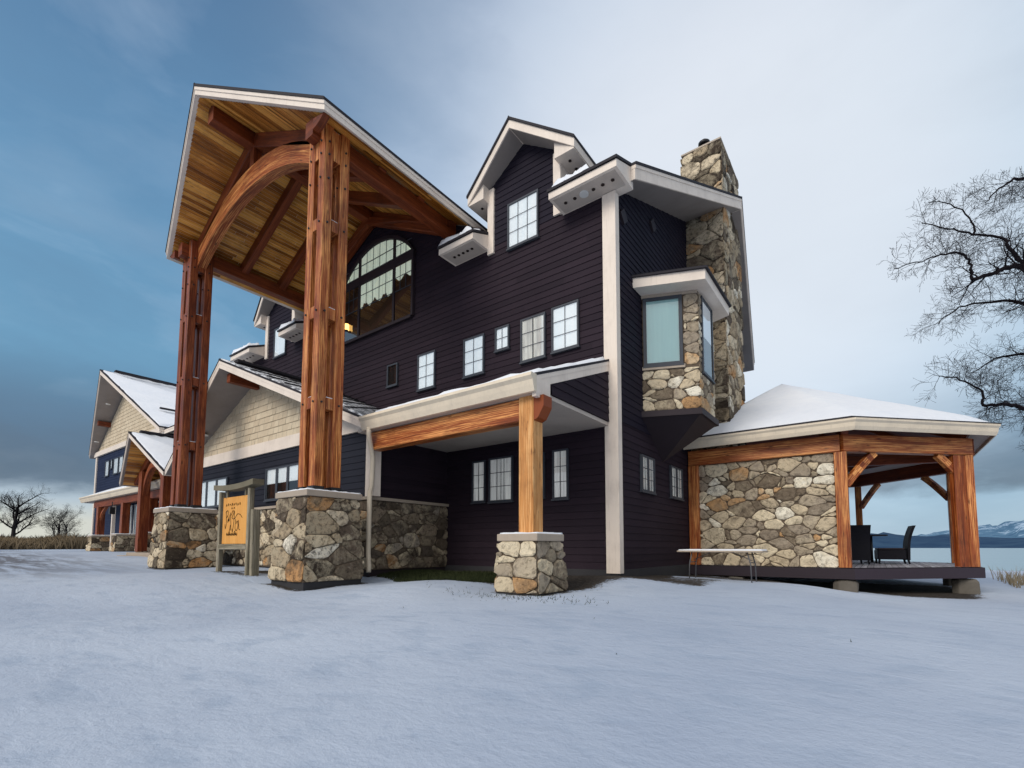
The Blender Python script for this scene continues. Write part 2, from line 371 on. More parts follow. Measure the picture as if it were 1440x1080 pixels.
def stones(mb, P00, P10, P11, P01, size=.42, depth=.07, seed=1, gap=.014):
    """irregular field stones over the quad (bottom-left, bottom-right, top-right, top-left, seen from outside)"""
    r = random.Random(seed); P00, P10, P11, P01 = map(V, (P00, P10, P11, P01))
    W = ((P10-P00).length+(P11-P01).length)/2; H = ((P01-P00).length+(P11-P10).length)/2
    nrm = (P10-P00).cross(P01-P00).normalized()
    sx, sy = size*1.22, size*.86; nx, ny = max(1, round(W/sx)), max(1, round(H/sy)); seeds = []
    for j in range(ny):
        for i in range(nx):
            x = (i+.5+(.25 if j % 2 else -.25)+r.uniform(-.42, .42))*W/nx; y = (j+.5+r.uniform(-.42, .42))*H/ny
            wt = r.choice((-.5, -.3, 0, .2, .5, .9))*size*size*.40; seeds.append((min(max(x, .05), W-.05), min(max(y, .05), H-.05), wt))
    for _ in range(int(nx*ny*.5)): seeds.append((r.uniform(0, W), r.uniform(0, H), -.5*size*size*.3))
    for i, (x, y, w) in enumerate(seeds):
        poly = [(0, 0), (W, 0), (W, H), (0, H)]
        for k, (x2, y2, w2) in enumerate(seeds):
            if k == i or abs(x2-x) > size*4 or abs(y2-y) > size*3.4: continue
            dx, dy = x2-x, (y2-y)*1.6
            a, b = dx, (y2-y)*1.6*1.6
            c = ((x2*x2-x*x)+1.6*1.6*(y2*y2-y*y)-(w2-w)*1.6)/2
            poly = clip(poly, a, b, c)
            if len(poly) < 3: break
        if len(poly) < 3: continue
        cx = sum(p[0] for p in poly)/len(poly); cy = sum(p[1] for p in poly)/len(poly)
        ar = abs(sum(poly[q][0]*poly[(q+1) % len(poly)][1]-poly[(q+1) % len(poly)][0]*poly[q][1] for q in range(len(poly))))/2
        if ar < .004: continue
        # cut the corners a little and roughen the outline
        q2 = []
        for q in range(len(poly)):
            p, n = poly[q], poly[(q+1) % len(poly)]; L = math.hypot(n[0]-p[0], n[1]-p[1])
            if L < .02: continue
            cu = min(.30, .075/L) if L > .05 else .3
            for t in (cu, .5, 1-cu) if L > .25 else (cu, 1-cu):
                j = r.uniform(-.02, .02) if .2 < t < .8 else 0
                q2.append((p[0]+(n[0]-p[0])*t+j, p[1]+(n[1]-p[1])*t+j))
        if len(q2) < 3: continue
        rad = math.sqrt(ar)
        def ring(ins, hgt, jit=0):
            out = []
            for p in q2:
                dx, dy = p[0]-cx, p[1]-cy; L = math.hypot(dx, dy) or 1; f = max(.15, 1-ins/L)
                X, Y = cx+dx*f, cy+dy*f; X = min(max(X, 0), W); Y = min(max(Y, 0), H)
                if hgt > .02 and p[0] <= .02: X = -hgt*.75+ej*.03
                if hgt > .02 and p[0] >= W-.02: X = W+hgt*.75-ej*.03
                u, v = X/W, Y/H
                P = (P00*(1-u)+P10*u)*(1-v)+(P01*(1-u)+P11*u)*v
                out.append(P+nrm*(hgt+r.uniform(-jit, jit)+(dx*tx+dy*ty if hgt > .02 else 0)))
            return out
        d = depth*r.uniform(.55, 1.25); ej = r.random(); tx, ty = r.uniform(-.06, .06), r.uniform(-.06, .06)
        R0 = ring(gap, 0); R1 = ring(gap, d*.62); R2 = ring(gap+min(.045, rad*.14), d, .008)
        n = len(q2); vs = R0+R1+R2
        u, v = cx/W, cy/H; c = (P00*(1-u)+P10*u)*(1-v)+(P01*(1-u)+P11*u)*v+nrm*(d+r.uniform(-.004, .012)); vs.append(c)
        fs = []
        for q in range(n):
            k = (q+1) % n; fs += [(q, k, n+k, n+q), (n+q, n+k, 2*n+k, 2*n+q), (2*n+q, 2*n+k, 3*n)]
        mb.mesh(vs, fs)
def snow_slab(mb, poly, th=.08, step=.3, jit=.05, seed=3, up=(0, 0, 1)):
    """snow lying on a sloping polygon, ragged outline"""
    r = random.Random(seed); poly = [V(p) for p in poly]; c = sum(poly, V((0, 0, 0)))/len(poly); bot = []; top = []
    for i in range(len(poly)):
        a, b = poly[i], poly[(i+1) % len(poly)]; n = max(1, int((b-a).length/step))
        for k in range(n):
            p = a.lerp(b, k/n); ins = (c-p).normalized()*(r.random()**2*jit)
            bot.append(p+ins); t = th*r.uniform(.55, 1.2); top.append(p+ins+(c-p).normalized()*th*.7+V(up)*t)
    n = len(bot); ct = c+V(up)*th*1.3
    nrm = (bot[1]-bot[0]).cross(c-bot[0])
    vs = bot+top+[ct]; fs = []
    for q in range(n):
        k = (q+1) % n
        f = [(q, k, n+k, n+q), (n+q, n+k, 2*n)]
        if nrm.z < 0: f = [t[::-1] for t in f]
        fs += f
    mb.mesh(vs, fs, True)

LOOK = {}
def window(parent, org, ud, nd, w, h, cols, rows, style='blind', fr=.058, bar=.020, split=1, frame='frame', label=None, sashmat='frame', bare=False):
    """frame > interior, blind/curtain, pane, sash_bars. org is the lower left corner on the wall"""
    org, ud, nd = V(org), V(ud).normalized(), V(nd).normalized(); up = V((0, 0, 1))
    def slab(mb, u0, u1, z0, z1, n0, n1):
        P = [org+ud*u+up*z+nd*n for n in (n0, n1) for u, z in ((u0, z0), (u1, z0), (u1, z1), (u0, z1))]
        f = [(0, 3, 2, 1), (4, 5, 6, 7), (0, 1, 5, 4), (1, 2, 6, 5), (2, 3, 7, 6), (3, 0, 4, 7)]
        if ud.cross(up).dot(nd) < 0: f = [t[::-1] for t in f]
        mb.mesh(P, f)
    a = MB(); d0, d1 = .0, .075
    slab(a, 0, fr, 0, h, d0, d1); slab(a, w-fr, w, 0, h, d0, d1); slab(a, fr, w-fr, 0, fr, d0, d1-.004); slab(a, fr, w-fr, h-fr, h, d0, d1-.004)
    slab(a, -.03, w+.03, -.05, 0, 0, .10)
    sw = (w-2*fr)/split
    for k in range(1, split): slab(a, fr+sw*k-.05, fr+sw*k+.05, fr, h-fr, d0, d1-.008)
    F = a.build('window', frame, parent, label)
    b = MB(); slab(b, fr*.5, w-fr*.5, fr*.5, h-fr*.5, .008, .012); b.build('interior', 'interior' if style != 'warm' else 'interior_warm', F)
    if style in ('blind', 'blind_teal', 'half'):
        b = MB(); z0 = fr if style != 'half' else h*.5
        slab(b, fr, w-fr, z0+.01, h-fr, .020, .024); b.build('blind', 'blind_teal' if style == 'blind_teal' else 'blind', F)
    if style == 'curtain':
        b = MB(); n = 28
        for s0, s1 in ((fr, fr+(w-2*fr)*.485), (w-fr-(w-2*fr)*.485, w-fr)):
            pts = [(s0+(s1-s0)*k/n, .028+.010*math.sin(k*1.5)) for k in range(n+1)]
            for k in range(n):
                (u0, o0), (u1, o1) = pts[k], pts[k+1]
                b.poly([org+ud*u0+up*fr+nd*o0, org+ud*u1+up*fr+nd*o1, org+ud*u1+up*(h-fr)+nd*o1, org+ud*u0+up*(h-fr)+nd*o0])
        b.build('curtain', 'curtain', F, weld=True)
    b = MB(); b.poly([org+ud*u+up*z+nd*.046 for u, z in ((fr*.6, fr*.6), (w-fr*.6, fr*.6), (w-fr*.6, h-fr*.6), (fr*.6, h-fr*.6))]); b.build('pane', 'glass', F)
    if cols*rows > 1 or split > 1:
        b = MB()
        for s_ in range(split):
            x0 = fr+sw*s_; cc = cols//split if split > 1 else cols
            e = .03
            if split > 1:
                for u0, u1 in ((x0+.05, x0+.05+e), (x0+sw-.05-e, x0+sw-.05)): slab(b, u0, u1, fr, h-fr, .050, .066)
            for k in range(1, cc):
                u = x0+sw*k/cc; slab(b, u-bar/2, u+bar/2, fr, h-fr, .050, .062)
            for k in range(1, rows):
                z = fr+(h-2*fr)*k/rows; slab(b, x0, x0+sw, z-bar/2, z+bar/2, .0502, .060)
        b.build('sash_bars', sashmat, F)
    return F
exec_ok = True
X1 = (1, 0, 0); Y1 = (0, 1, 0); NY = (0, -1, 0); NX = (1, 0, 0)

# ================================================================== THE LODGE
lodge = thing('lodge', 'three storey dark purple lodge with cream trim, tall timber portico and stone chimney', 'lodge', (-18.1, 13.1, 0))
XF, XL, YF, YR, YB = -6.19, -30.0, 13.11, 21.8, 30.5
# walls: solid core then lap boards
c = MB(); c.box(XL+.02, XF-.02, YF+.02, YB, -1.0, 11.9)
c.prism([(XL+.05, YF+.02, 11.9), (XF-.02, YF+.02, 11.9), (XF-.02, YF+.02, 12.0), (XL+.05, YF+.02, 12.0)], (0, 8, 0))
c.prism([(XF-.02, YF+.02, 11.9), (XF-.02, YB, 11.9), (XF-.02, YR, 15.55)], (-23, 0, 0))
c.prism([(-24.5, YF+.03, 11.9), (-11.7, YF+.03, 11.9), (-11.7, YF+.03, 12.9), (-18.1, YF+.03, 16.0), (-24.5, YF+.03, 12.9)], (0, 5, 0))
core = c.build('wall_core', 'dark_soffit', lodge)
w = MB()
for a, b in ((XL, -28.1), (-28.1, XF)):
    lap(w, [(a-XL, .12), (b-XL, .12), (b-XL, 11.88), (a-XL, 11.88)], (XL, YF, 0), X1, NY)
lap(w, [(0, 11.88), (12.6, 11.88), (12.6, 12.9), (6.4, 15.95), (6.2, 15.95), (0, 12.9)], (-24.4, YF, 0), X1, NY)
front = w.build('front_wall', 'siding', lodge)
w = MB(); lap(w, [(0, .12), (YB-YF, .12), (YB-YF, 4.6), (0, 4.6)], (XF, YF, 0), Y1, NX)
w.build('side_wall', 'siding', lodge)
w = MB(); lap(w, [(0, 4.62), (YB-YF, 4.62), (YB-YF, 11.93), (YR-YF, 15.6), (0, 11.93)], (XF, YF, 0), Y1, NX)
w.build('upper_side_wall', 'siding_gable', lodge)
# corner board wraps the corner
c = MB(); c.prism([(XF-.34, YF, .02), (XF-.34, YF-.10, .02), (XF+.10, YF-.10, .02), (XF+.10, YF+.16, .02), (XF, YF+.16, .02), (XF, YF, .02)], (0, 0, 11.76)); c.build('corner_board', 'trim', lodge)
c = MB(); c.box(XL-.1, XL+.34, YF-.10, YF, .02, 11.78); c.build('corner_board', 'trim', lodge)
c = MB(); c.box(XL, XF+.05, YF-.05, YF, -1, .12); c.box(XF, XF+.05, YF, YB, -1, .12); c.build('foundation', 'concrete', lodge)

def roof_plane(parent, poly, body=.38, sh=.09, out=.05, name='roof', soffit=None, fascia='trim', drop=True):
    """poly = top surface outline. body prism below, shingle sheet above"""
    poly = [V(p) for p in poly]; cen = sum(poly, V((0, 0, 0)))/len(poly)
    b = MB(); b.prism([p-V((0, 0, sh)) for p in poly], (0, 0, -body)); R = b.build(name, fascia, parent)
    grow = [p+(p-cen).normalized()*out for p in poly]
    b = MB(); b.prism(grow, (0, 0, -sh)); b.build('shingles', 'roofing', R)
    if soffit is None: b = MB(); b.prism([p+(cen-p).normalized()*.05-V((0, 0, sh+body)) for p in poly], (0, 0, -.006)); b.build('soffit_panel', 'soffit_shade', R)  # dark sheet added below the body, imitating shade under the eaves
    b = MB(); g2 = [p+(p-cen).normalized()*out*.55 for p in poly]; b.prism([p-V((0, 0, sh+.004)) for p in g2], (0, 0, -.11)); b.build('drip_board', fascia, R)
    return R
SL = .4166
def mz(y): return 12.12+SL*(y-12.2)
# main roof with a prow at each gable
ridL, ridR = (-32.0, YR, 16.12), (-4.2, YR, 16.12)
R1 = roof_plane(lodge, [(-30.55, 13.2, mz(13.2)), (-5.65, 13.2, mz(13.2)), (-5.65+1.45*1/9.6, 13.2+.0, mz(13.2)), ridR, ridL], body=.46)
R2 = roof_plane(lodge, [(-5.65, 31.4, 12.12), (-30.55, 31.4, 12.12), ridL, ridR], body=.46)
# boxed eave returns: piece list (x0, x1, wraps corner)
eaves = [(-8.0, -5.65), (-12.97, -11.24), (-24.96, -23.2), (-30.55, -28.2)]
for i, (a, b) in enumerate(eaves):
    m_ = MB(); e = YF-.01 if i in (1, 2) else YF+.27
    prof = [(a, 12.2, 11.81), (a, 12.2, 12.03), (a, e, 12.03+SL*(e-12.2)), (a, e, 11.81)]
    m_.prism(prof, (b-a, 0, 0)); E = m_.build('eave_box', 'trim', lodge)
    m_ = MB(); x0, x1 = a-.03, b+.03
    m_.prism([(x0, 12.14, 12.035), (x0, 12.14, 12.12), (x0, e+.05, 12.12+SL*(e+.05-12.14)), (x0, e+.05, 12.035+SL*(e+.05-12.14))], (x1-x0, 0, 0)); m_.build('shingles', 'roofing', E)
    m_ = MB(); m_.box(a+.1, b-.1, 12.3, YF-.06, 11.80, 11.815); m_.build('soffit_panel', 'soffit', E)
    n = [5, 5, 4, 5][i]
    for k in range(n):
        x = a+.42+(b-a-.84)*k/(n-1) if i else [a+.38, a+.72, a+1.38, a+1.7, a+2.03][k]
        m_ = MB(); m_.tube([(x, 12.62, 11.80), (x, 12.62, 11.775)], .055, 12, sm=False); m_.build('vent', 'hole', E)
    if i == 0:
        m_ = MB(); m_.tube([(a+1.05, 12.62, 11.80), (a+1.05, 12.62, 11.765)], .145, 20, sm=False); L_ = m_.build('light_ring', 'frame_white', E)
    m_ = MB(); snow_slab(m_, [(x0+.02, 12.16, 12.15), (x1-(.9 if i == 0 else .1), 12.16, 12.15), (x1-(1.1 if i == 0 else .1), 12.9, 12.43), (x0+.05, 12.9, 12.43)], .20, .10, .16, 20+i); m_.build('snow', 'snow', E)
# snow line along the rake
m_ = MB(); snow_slab(m_, [(-5.75, 15.0, mz(15)+.01), (-4.35, 21.4, 16.0), (-5.2, 21.4, 16.0), (-6.4, 15.0, mz(15)+.01)], .06, .25, .05, 31); m_.build('snow', 'snow', R1)
# side wall vents
for y, z in ((13.72, 11.34), (16.27, 12.48)):
    m_ = MB(); m_.prism([(XF+.02, y-.27, z), (XF+.02, y, z-.27), (XF+.02, y+.27, z), (XF+.02, y, z+.27)], (.07, 0, 0)); m_.build('wall_vent', 'dark_soffit', lodge)

# dormers -------------------------------------------------------------
def dormer(cx):
    hw = 1.53; zt = 14.16; zp = 15.2
    m_ = MB(); m_.prism([(cx-hw, YF+.02, 11.8), (cx+hw, YF+.02, 11.8), (cx+hw, YF+.02, zt), (cx, YF+.02, zp), (cx-hw, YF+.02, zt)], (0, 5.2, 0)); Dm = m_.build('dormer', 'siding_gable', lodge)
    m_ = MB(); lap(m_, [(0, 11.88), (2*hw, 11.88), (2*hw, zt), (hw, zp), (0, zt)], (cx-hw, YF-.001, 0), X1, NY); m_.build('dormer_wall', 'siding_gable', Dm)
    for s in (-1, 1):
        zb_ = 11.9 if s > 0 else 11.6; e0 = cx+s*(hw+.07); e1 = cx+s*(hw-.22); m_ = MB()
        m_.prism([(e1, YF, zb_), (e1, YF-.09, zb_), (e0, YF-.09, zb_), (e0, YF+.5, zb_), (cx+s*hw, YF+.5, zb_), (cx+s*hw, YF, zb_)], (0, 0, zt-.05-zb_)); m_.build('corner_board', 'trim', Dm)
    tip, zr, ze = 2.32, 15.6, 14.03
    for s in (-1, 1):
        poly = [(cx+s*tip, 12.7, ze), (cx, 12.27, zr), (cx, 19.8, zr), (cx+s*tip, 16.9, ze)]
        P = [V(p) for p in poly]; cen = sum(P, V((0, 0, 0)))/4
        b = MB(); b.prism([p-V((0, 0, .09)) for p in P], (0, 0, -.30)); R = b.build('dormer_roof', 'trim', lodge); b = MB(); b.prism([p+(cen-p).normalized()*.05-V((0, 0, .39)) for p in P], (0, 0, -.005)); b.build('soffit_panel', 'soffit_shade', R)
        g = [p+(p-cen).normalized()*.06 for p in P]; b = MB(); b.prism(g, (0, 0, -.09)); b.build('shingles', 'roofing', R)
        # boxed end with vent holes
        b = MB(); x0, x1 = cx+s*(hw+.02), cx+s*(tip-.02); zb = ze-.42
        b.prism([(x0, 12.72, zb), (x1, 12.72, zb), (x1, 12.72, ze-.2), (x0, 12.72, ze-.2+(tip-hw)*.68)], (0, 3.8, 0)); b.build('eave_box', 'trim', R)
        for k in range(3):
            b = MB(); b.tube([(cx+s*(hw+.40), 13.1+.42*k, zb), (cx+s*(hw+.40), 13.1+.42*k, zb-.02)], .055, 12, sm=False); b.build('vent', 'hole', R)
        b = MB(); q = [P[1]+V((-s*0, .0, 0)), P[0]+V((0, .1, 0)), P[0].lerp(P[3], .9), P[1].lerp(P[2], .9)]
        snow_slab(b, [p+V((0, 0, .01)) for p in q], .05, .22, .05, 40+s); b.build('snow', 'snow', R)
    return Dm
dormer(-9.66); dormer(-26.54)
window(lodge, (-10.31, YF-.03, 11.45), X1, NY, 1.34, 1.70, 3, 3, 'blind')
window(lodge, (-27.1, YF-.03, 11.40), X1, NY, 1.3, 1.68, 1, 1, 'blind')
# facade windows (x0, x1, z0, z1)
for i, (a, b, z0, z1, cl, rw, st) in enumerate([(-15.01, -13.98, 7.17, 8.67, 2, 3, 'blind'), (-12.43, -11.40, 7.18, 8.66, 2, 3, 'blind'), (-10.87, -10.23, 7.82, 8.68, 2, 2, 'blind'),
    (-9.72, -8.69, 7.14, 8.67, 2, 3, 'curtain'), (-8.44, -7.41, 7.18, 8.71, 2, 3, 'blind'), (-16.97, -16.28, 7.72, 8.68, 1, 1, 'none'),
    (-11.93, -11.30, 2.41, 3.92, 2, 3, 'curtain'), (-11.13, -10.06, 2.38, 3.95, 3, 3, 'curtain'), (-9.55, -8.74, 2.42, 3.92, 1, 3, 'curtain'), (-8.43, -7.84, 2.33, 3.93, 2, 3, 'curtain')]):
    window(lodge, (a, YF-.03, z0), X1, NY, b-a, z1-z0, cl, rw, st)
window(lodge, (XF+.03, 14.74, 2.62), Y1, NX, 1.17, 1.2, 4, 3, 'curtain', split=2, sashmat='frame')
window(lodge, (XF+.03, 17.51, 2.64), Y1, NX, 1.33, 1.2, 4, 3, 'curtain', split=2, sashmat='frame')

# arched window group under the portico --------------------------------
def arch_win():
    cx = -17.82; R = 2.95; za = 14.62-R
    arc = lambda x: za+math.sqrt(max(0, R*R-(x-cx)**2))
    yw = YF-.03
    G = MB()
    # frame: dark surround with five lights
    def bar(x0, x1, z0, z1, d=.12): G.box(x0, x1, yw-d, yw, z0, z1)
    for x in (-20.32, -19.1, -16.6, -15.38): bar(x-.06, x+.06, 10.5, arc(x)+.02)
    bar(-20.26, -15.44, 10.42, 10.55, .13); bar(-20.26, -15.44, 13.02, 13.38, .115)
    n = 28; xs = [-20.4+(5.1)*k/n for k in range(n+1)]
    for k in range(n):
        a, b = xs[k], xs[k+1]
        G.prism([(a, yw, arc(a)-.05), (b, yw, arc(b)-.05), (b, yw, arc(b)+.12), (a, yw, arc(a)+.12)], (0, -.13, 0))
    F = G.build('arched_window', 'dark_soffit', lodge)
    b = MB(); b.box(-20.3, -15.4, yw-.045, yw-.04, 10.5, 13.3); b.build('interior', 'interior_warm', F)
    b = MB(); pts = [(x, yw-.041, arc(x)) for x in xs if -20.3 < x < -15.4]; b.prism([(-20.3, yw-.041, 13.3)]+pts+[(-15.4, yw-.041, 13.3)], (0, -.004, 0)); b.build('interior', 'interior', F)
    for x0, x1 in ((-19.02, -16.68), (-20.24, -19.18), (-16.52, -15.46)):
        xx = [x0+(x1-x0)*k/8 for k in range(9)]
        b = MB(); b.prism([(x0, yw-.055, 13.4)]+[(x, yw-.055, arc(x)-.07) for x in xx]+[(x1, yw-.055, 13.4)], (0, -.005, 0)); b.build('blind', 'glow_shade', F)  # added self-lit panel, imitates sky reflection in the upper lights
        b = MB()
        n = 5 if x1-x0 > 2 else 3
        b.box(x0, x1, yw-.1051, yw-.0951, 13.40, 13.425); b.box(x0, x1, yw-.1051, yw-.0951, 13.88, 13.92)
        for k in range(1, n): x = x0+(x1-x0)*k/n; b.box(x-.014, x+.014, yw-.105, yw-.095, 13.4, arc(x)-.05)
        b.build('sash_bars', 'frame', F); b = MB()
        for k in range(1, n): x = x0+(x1-x0)*k/n; b.box(x-.014, x+.014, yw-.105, yw-.095, 11.85, 13.0)
        b.box(x0, x1, yw-.1051, yw-.0951, 12.45, 12.48); b.box(x0, x1, yw-.1051, yw-.0951, 11.84, 11.87)
        b.build('sash_bars', 'frame', F)
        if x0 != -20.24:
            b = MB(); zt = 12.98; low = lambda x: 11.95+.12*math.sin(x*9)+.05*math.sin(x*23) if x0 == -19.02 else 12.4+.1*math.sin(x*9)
            b.prism([(x0, yw-.055, zt)]+[(x, yw-.055, low(x)) for x in [x0+(x1-x0)*k/20 for k in range(21)]]+[(x1, yw-.055, zt)], (0, -.005, 0)); b.build('blind', 'glow_shade', F)  # lower self-lit panel, added for the same bright reflection
        b = MB(); b.poly([(x0, yw-.08, 10.5), (x1, yw-.08, 10.5)]+[(x, yw-.08, arc(x)-.05) for x in xx[::-1]]); b.build('pane', 'glass', F)
    return F
arch_win()
# wall lantern left of the door
m_ = MB(); m_.box(-20.0, -19.86, YF-.22, YF-.02, 11.15, 11.25); m_.tube([(-19.93, YF-.2, 11.0), (-19.93, YF-.2, 11.38)], .09, 10); sc_ = m_.build('wall_lantern', 'iron', lodge)

# portico -------------------------------------------------------------
CXP = -18.1; CL, CR = -23.05, -13.15; CY = 7.78
ztop = lambda x: 16.5-.5033*abs(x-CXP)
for s in (-1, 1):
    poly = [(CXP+s*6.0, 6.95, 13.48), (CXP, 5.75, 16.5), (CXP, 22.6, 16.5), (CXP+s*6.0, 15.4, 13.48)]
    R = roof_plane(lodge, poly, body=.28, sh=.09, out=.06, name='portico_roof', soffit=False)
    # knotty pine planks under the slope, running parallel to the ridge
    b = MB(); nb = 44
    for k in range(nb):
        f0, f1 = k/nb, (k+.955)/nb
        p = lambda f: (CXP+s*5.88*f, 16.5-3.02*.98*f-.385)
        (xa, za), (xb, zb) = p(f0), p(f1); y0 = 5.82+1.2*(f0+f1)/2+.06; y1 = YF-.03
        off = rnd.random()*30; L = y1-y0
        cut = y0+L*rnd.uniform(.25, .75)
        for ya, yb in ((y0, cut-.004), (cut+.004, y1)):
            o2 = rnd.random()*30; Lk = yb-ya
            q = [(xa, ya, za), (xb, ya, zb), (xb, yb, zb), (xa, yb, za)]; uvq = [(o2, o2), (o2, o2+.14), (o2+Lk, o2+.14), (o2+Lk, o2)]
            if s > 0: q = q[::-1]; uvq = uvq[::-1]
            b.poly(q[::-1], uvq[::-1])
    b.build('ceiling_planks', 'plank', R)
    b = MB(); q = [V((CXP, 5.9, 16.52)), V((CXP+s*5.9, 7.1, 13.55)), V((CXP+s*5.9, 15, 13.55)), V((CXP, 21, 16.52))]
    snow_slab(b, q, .05, .3, .06, 50+s); b.build('snow', 'snow', R)
# piers with battered stone faces
def pier(parent, x0, x1, y0, y1, zb, zt, capt=.17, batter=.07, over=.09, size=.46, seed=1, fnd=.25, faces=('f', 'r', 'l', 'b'), mat='stone'):
    """x0..x1,y0..y1 = cap outline, stone tapers outwards to the base"""
    a0, a1, b0, b1 = x0+over, x1-over, y0+over, y1-over; z1 = zt-capt; o = batter
    lo = [(a0-o, b0-o, zb), (a1+o, b0-o, zb), (a1+o, b1+o, zb), (a0-o, b1+o, zb)]; hi = [(a0, b0, z1), (a1, b0, z1), (a1, b1, z1), (a0, b1, z1)]
    c = MB(); c.mesh(lo+hi, [(0, 3, 2, 1), (4, 5, 6, 7), (0, 1, 5, 4), (1, 2, 6, 5), (2, 3, 7, 6), (3, 0, 4, 7)]); P = c.build('stone_pier', 'mortar', parent)
    c = MB()
    for k, key in enumerate('frbl'):
        if key in faces:
            j = (k+1) % 4; stones(c, lo[k], lo[j], hi[j], hi[k], size, .06, seed*10+k)
    c.build('stones', mat, P)
    c = MB(); c.box(x0, x1, y0, y1, zt-capt, zt); 
    CPs = c.build('cap', 'cap', P); bev(CPs, .02)
    c = MB(); c.box(a0-o+.02, a1+o-.02, b0-o+.02, b1+o-.02, zb-fnd-.6, zb); c.build('foundation', 'concrete', P)
    c = MB(); snow_slab(c, [(x0+.02, y0+.02, zt+.001), (x1-.02, y0+.02, zt+.001), (x1-.02, y1-.02, zt+.001), (x0+.02, y1-.02, zt+.001)], .035, .12, .04, seed+90); c.build('snow', 'snow', P)
    return P
def bev(o, w=.02, seg=2):
    m = o.modifiers.new('bevel', 'BEVEL'); m.width = w*S; m.segments = seg; m.limit_method = 'ANGLE'
def column(cx, cy, z0, z1, mat):
    p = .30; off = .275
    for sx in (-1, 1):
        for sy in (-1, 1):
            x, y = cx+sx*off, cy+sy*off
            c = MB(); c.beam((x, y, z0), (x, y, z1), p, p, up=(0, 1, 0), ch=.022); C = c.build('column_post', mat, lodge)
            b = MB(); b.box(x-.165, x+.165, y-.165, y+.165, z0-.002, z0+.17); b.build('column_shoe', 'iron', C)
            for z in (z0+2.6, z0+5.3, z0+8.0, z1-.75, z1-1.15, z1-1.9):
                b = MB(); b.tube([(x, y-.185, z), (x, y-.14, z)], .03, 8); b.build('bolt', 'iron', C)
                b = MB(); b.tube([(x+.14, y, z), (x+.185, y, z)], .03, 8); b.build('bolt', 'iron', C)
    for z in (z0+2.6, z0+5.3, z0+8.0, z1-.75):
        hh = .34 if z < z1-1 else .95
        for ax in (0, 1):
            for s_ in (-1, 1):
                q = [cx, cy]; q[ax] += s_*off
                b = MB(); b.beam((q[0], q[1], z-hh/2), (q[0], q[1], z+hh/2), .25, .27, up=(0, 1, 0), ch=.04); B_ = b.build('spacer_block', mat, lodge)
                b = MB(); b.box(q[0]-.1, q[0]+.1, q[1]-.1, q[1]+.1, z+hh/2+.001, z+hh/2+.03); b.build('snow', 'snow', B_)
pier(lodge, -13.98, -12.30, 6.92, 8.66, -.14, 2.35, seed=5, batter=.12, size=.54)
pier(lodge, -23.88, -22.20, 6.92, 8.66, -.02, 2.35, seed=8, batter=.12)
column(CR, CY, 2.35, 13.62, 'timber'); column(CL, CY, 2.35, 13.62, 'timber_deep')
# ridge beam, eave beams, rafters, king post, arches
def part(fn, name, mat, parent=lodge):
    b = MB(); fn(b); return b.build(name, mat, parent)
part(lambda b: b.beam((CXP, 6.25, 15.82), (CXP, YF-.03, 15.82), .42, .60), 'ridge_beam', 'timber_red')
for x in (CL, CR):
    part(lambda b: b.beam((x, 7.1, 13.20), (x, YF-.03, 13.20), .40, .52), 'eave_beam', 'timber_red')
def raf(y, wdt=.30, hgt=.42, dz=-.38):
    for s in (-1, 1):
        a = V((CXP+s*.2, y, ztop(CXP+.2)+dz-hgt*.55)); e = V((CXP+s*5.1, y, ztop(CXP+5.1)+dz-hgt*.55))
        part(lambda b: b.beam(a, e, wdt, hgt), 'rafter', 'timber_red')
raf(CY, .34, .50); raf(9.57); raf(11.27); raf(YF-.22, .3, .55)
def arch(y0, y1, Ri, Ro, zi, zo, half, name='arch_brace'):
    n = 26; I = []; O = []
    for k in range(n+1):
        x = -half+2*half*k/n; I.append((CXP+x, zi-Ri+math.sqrt(Ri*Ri-x*x))); O.append((CXP+x, zo-Ro+math.sqrt(Ro*Ro-x*x)))
    part(lambda b: b.ribbon(I, O, y0, y1), name, 'timber')
arch(CY-.17, CY+.17, 8.1, 7.8, 14.0, 14.78, 4.72)
part(lambda b: b.beam((CXP, CY, 14.7), (CXP, CY, 15.6), .3, .3), 'king_post', 'timber_red')
part(lambda b: b.ribbon([(CXP+x, 15.35-.018*x*x-.30*abs(x)) for x in [-5.2+k*.4 for k in range(27)]], [(CXP+x, 15.75-.5*abs(x)*.98) for x in [-5.2+k*.4 for k in range(27)]], YF-.55, YF-.36), 'arch_brace', 'timber_red')
for x, s in ((CL, -1), (CR, 1)):    # short braces out to the eaves
    part(lambda b: b.ribbon([(x+s*.35+s*t*.55, 12.95+t*t*.22) for t in (0, .33, .66, 1)], [(x+s*.35+s*t*.55, 13.28-.12*t) for t in (0, .33, .66, 1)], 7.02, 7.22), 'corbel', 'timber_red')

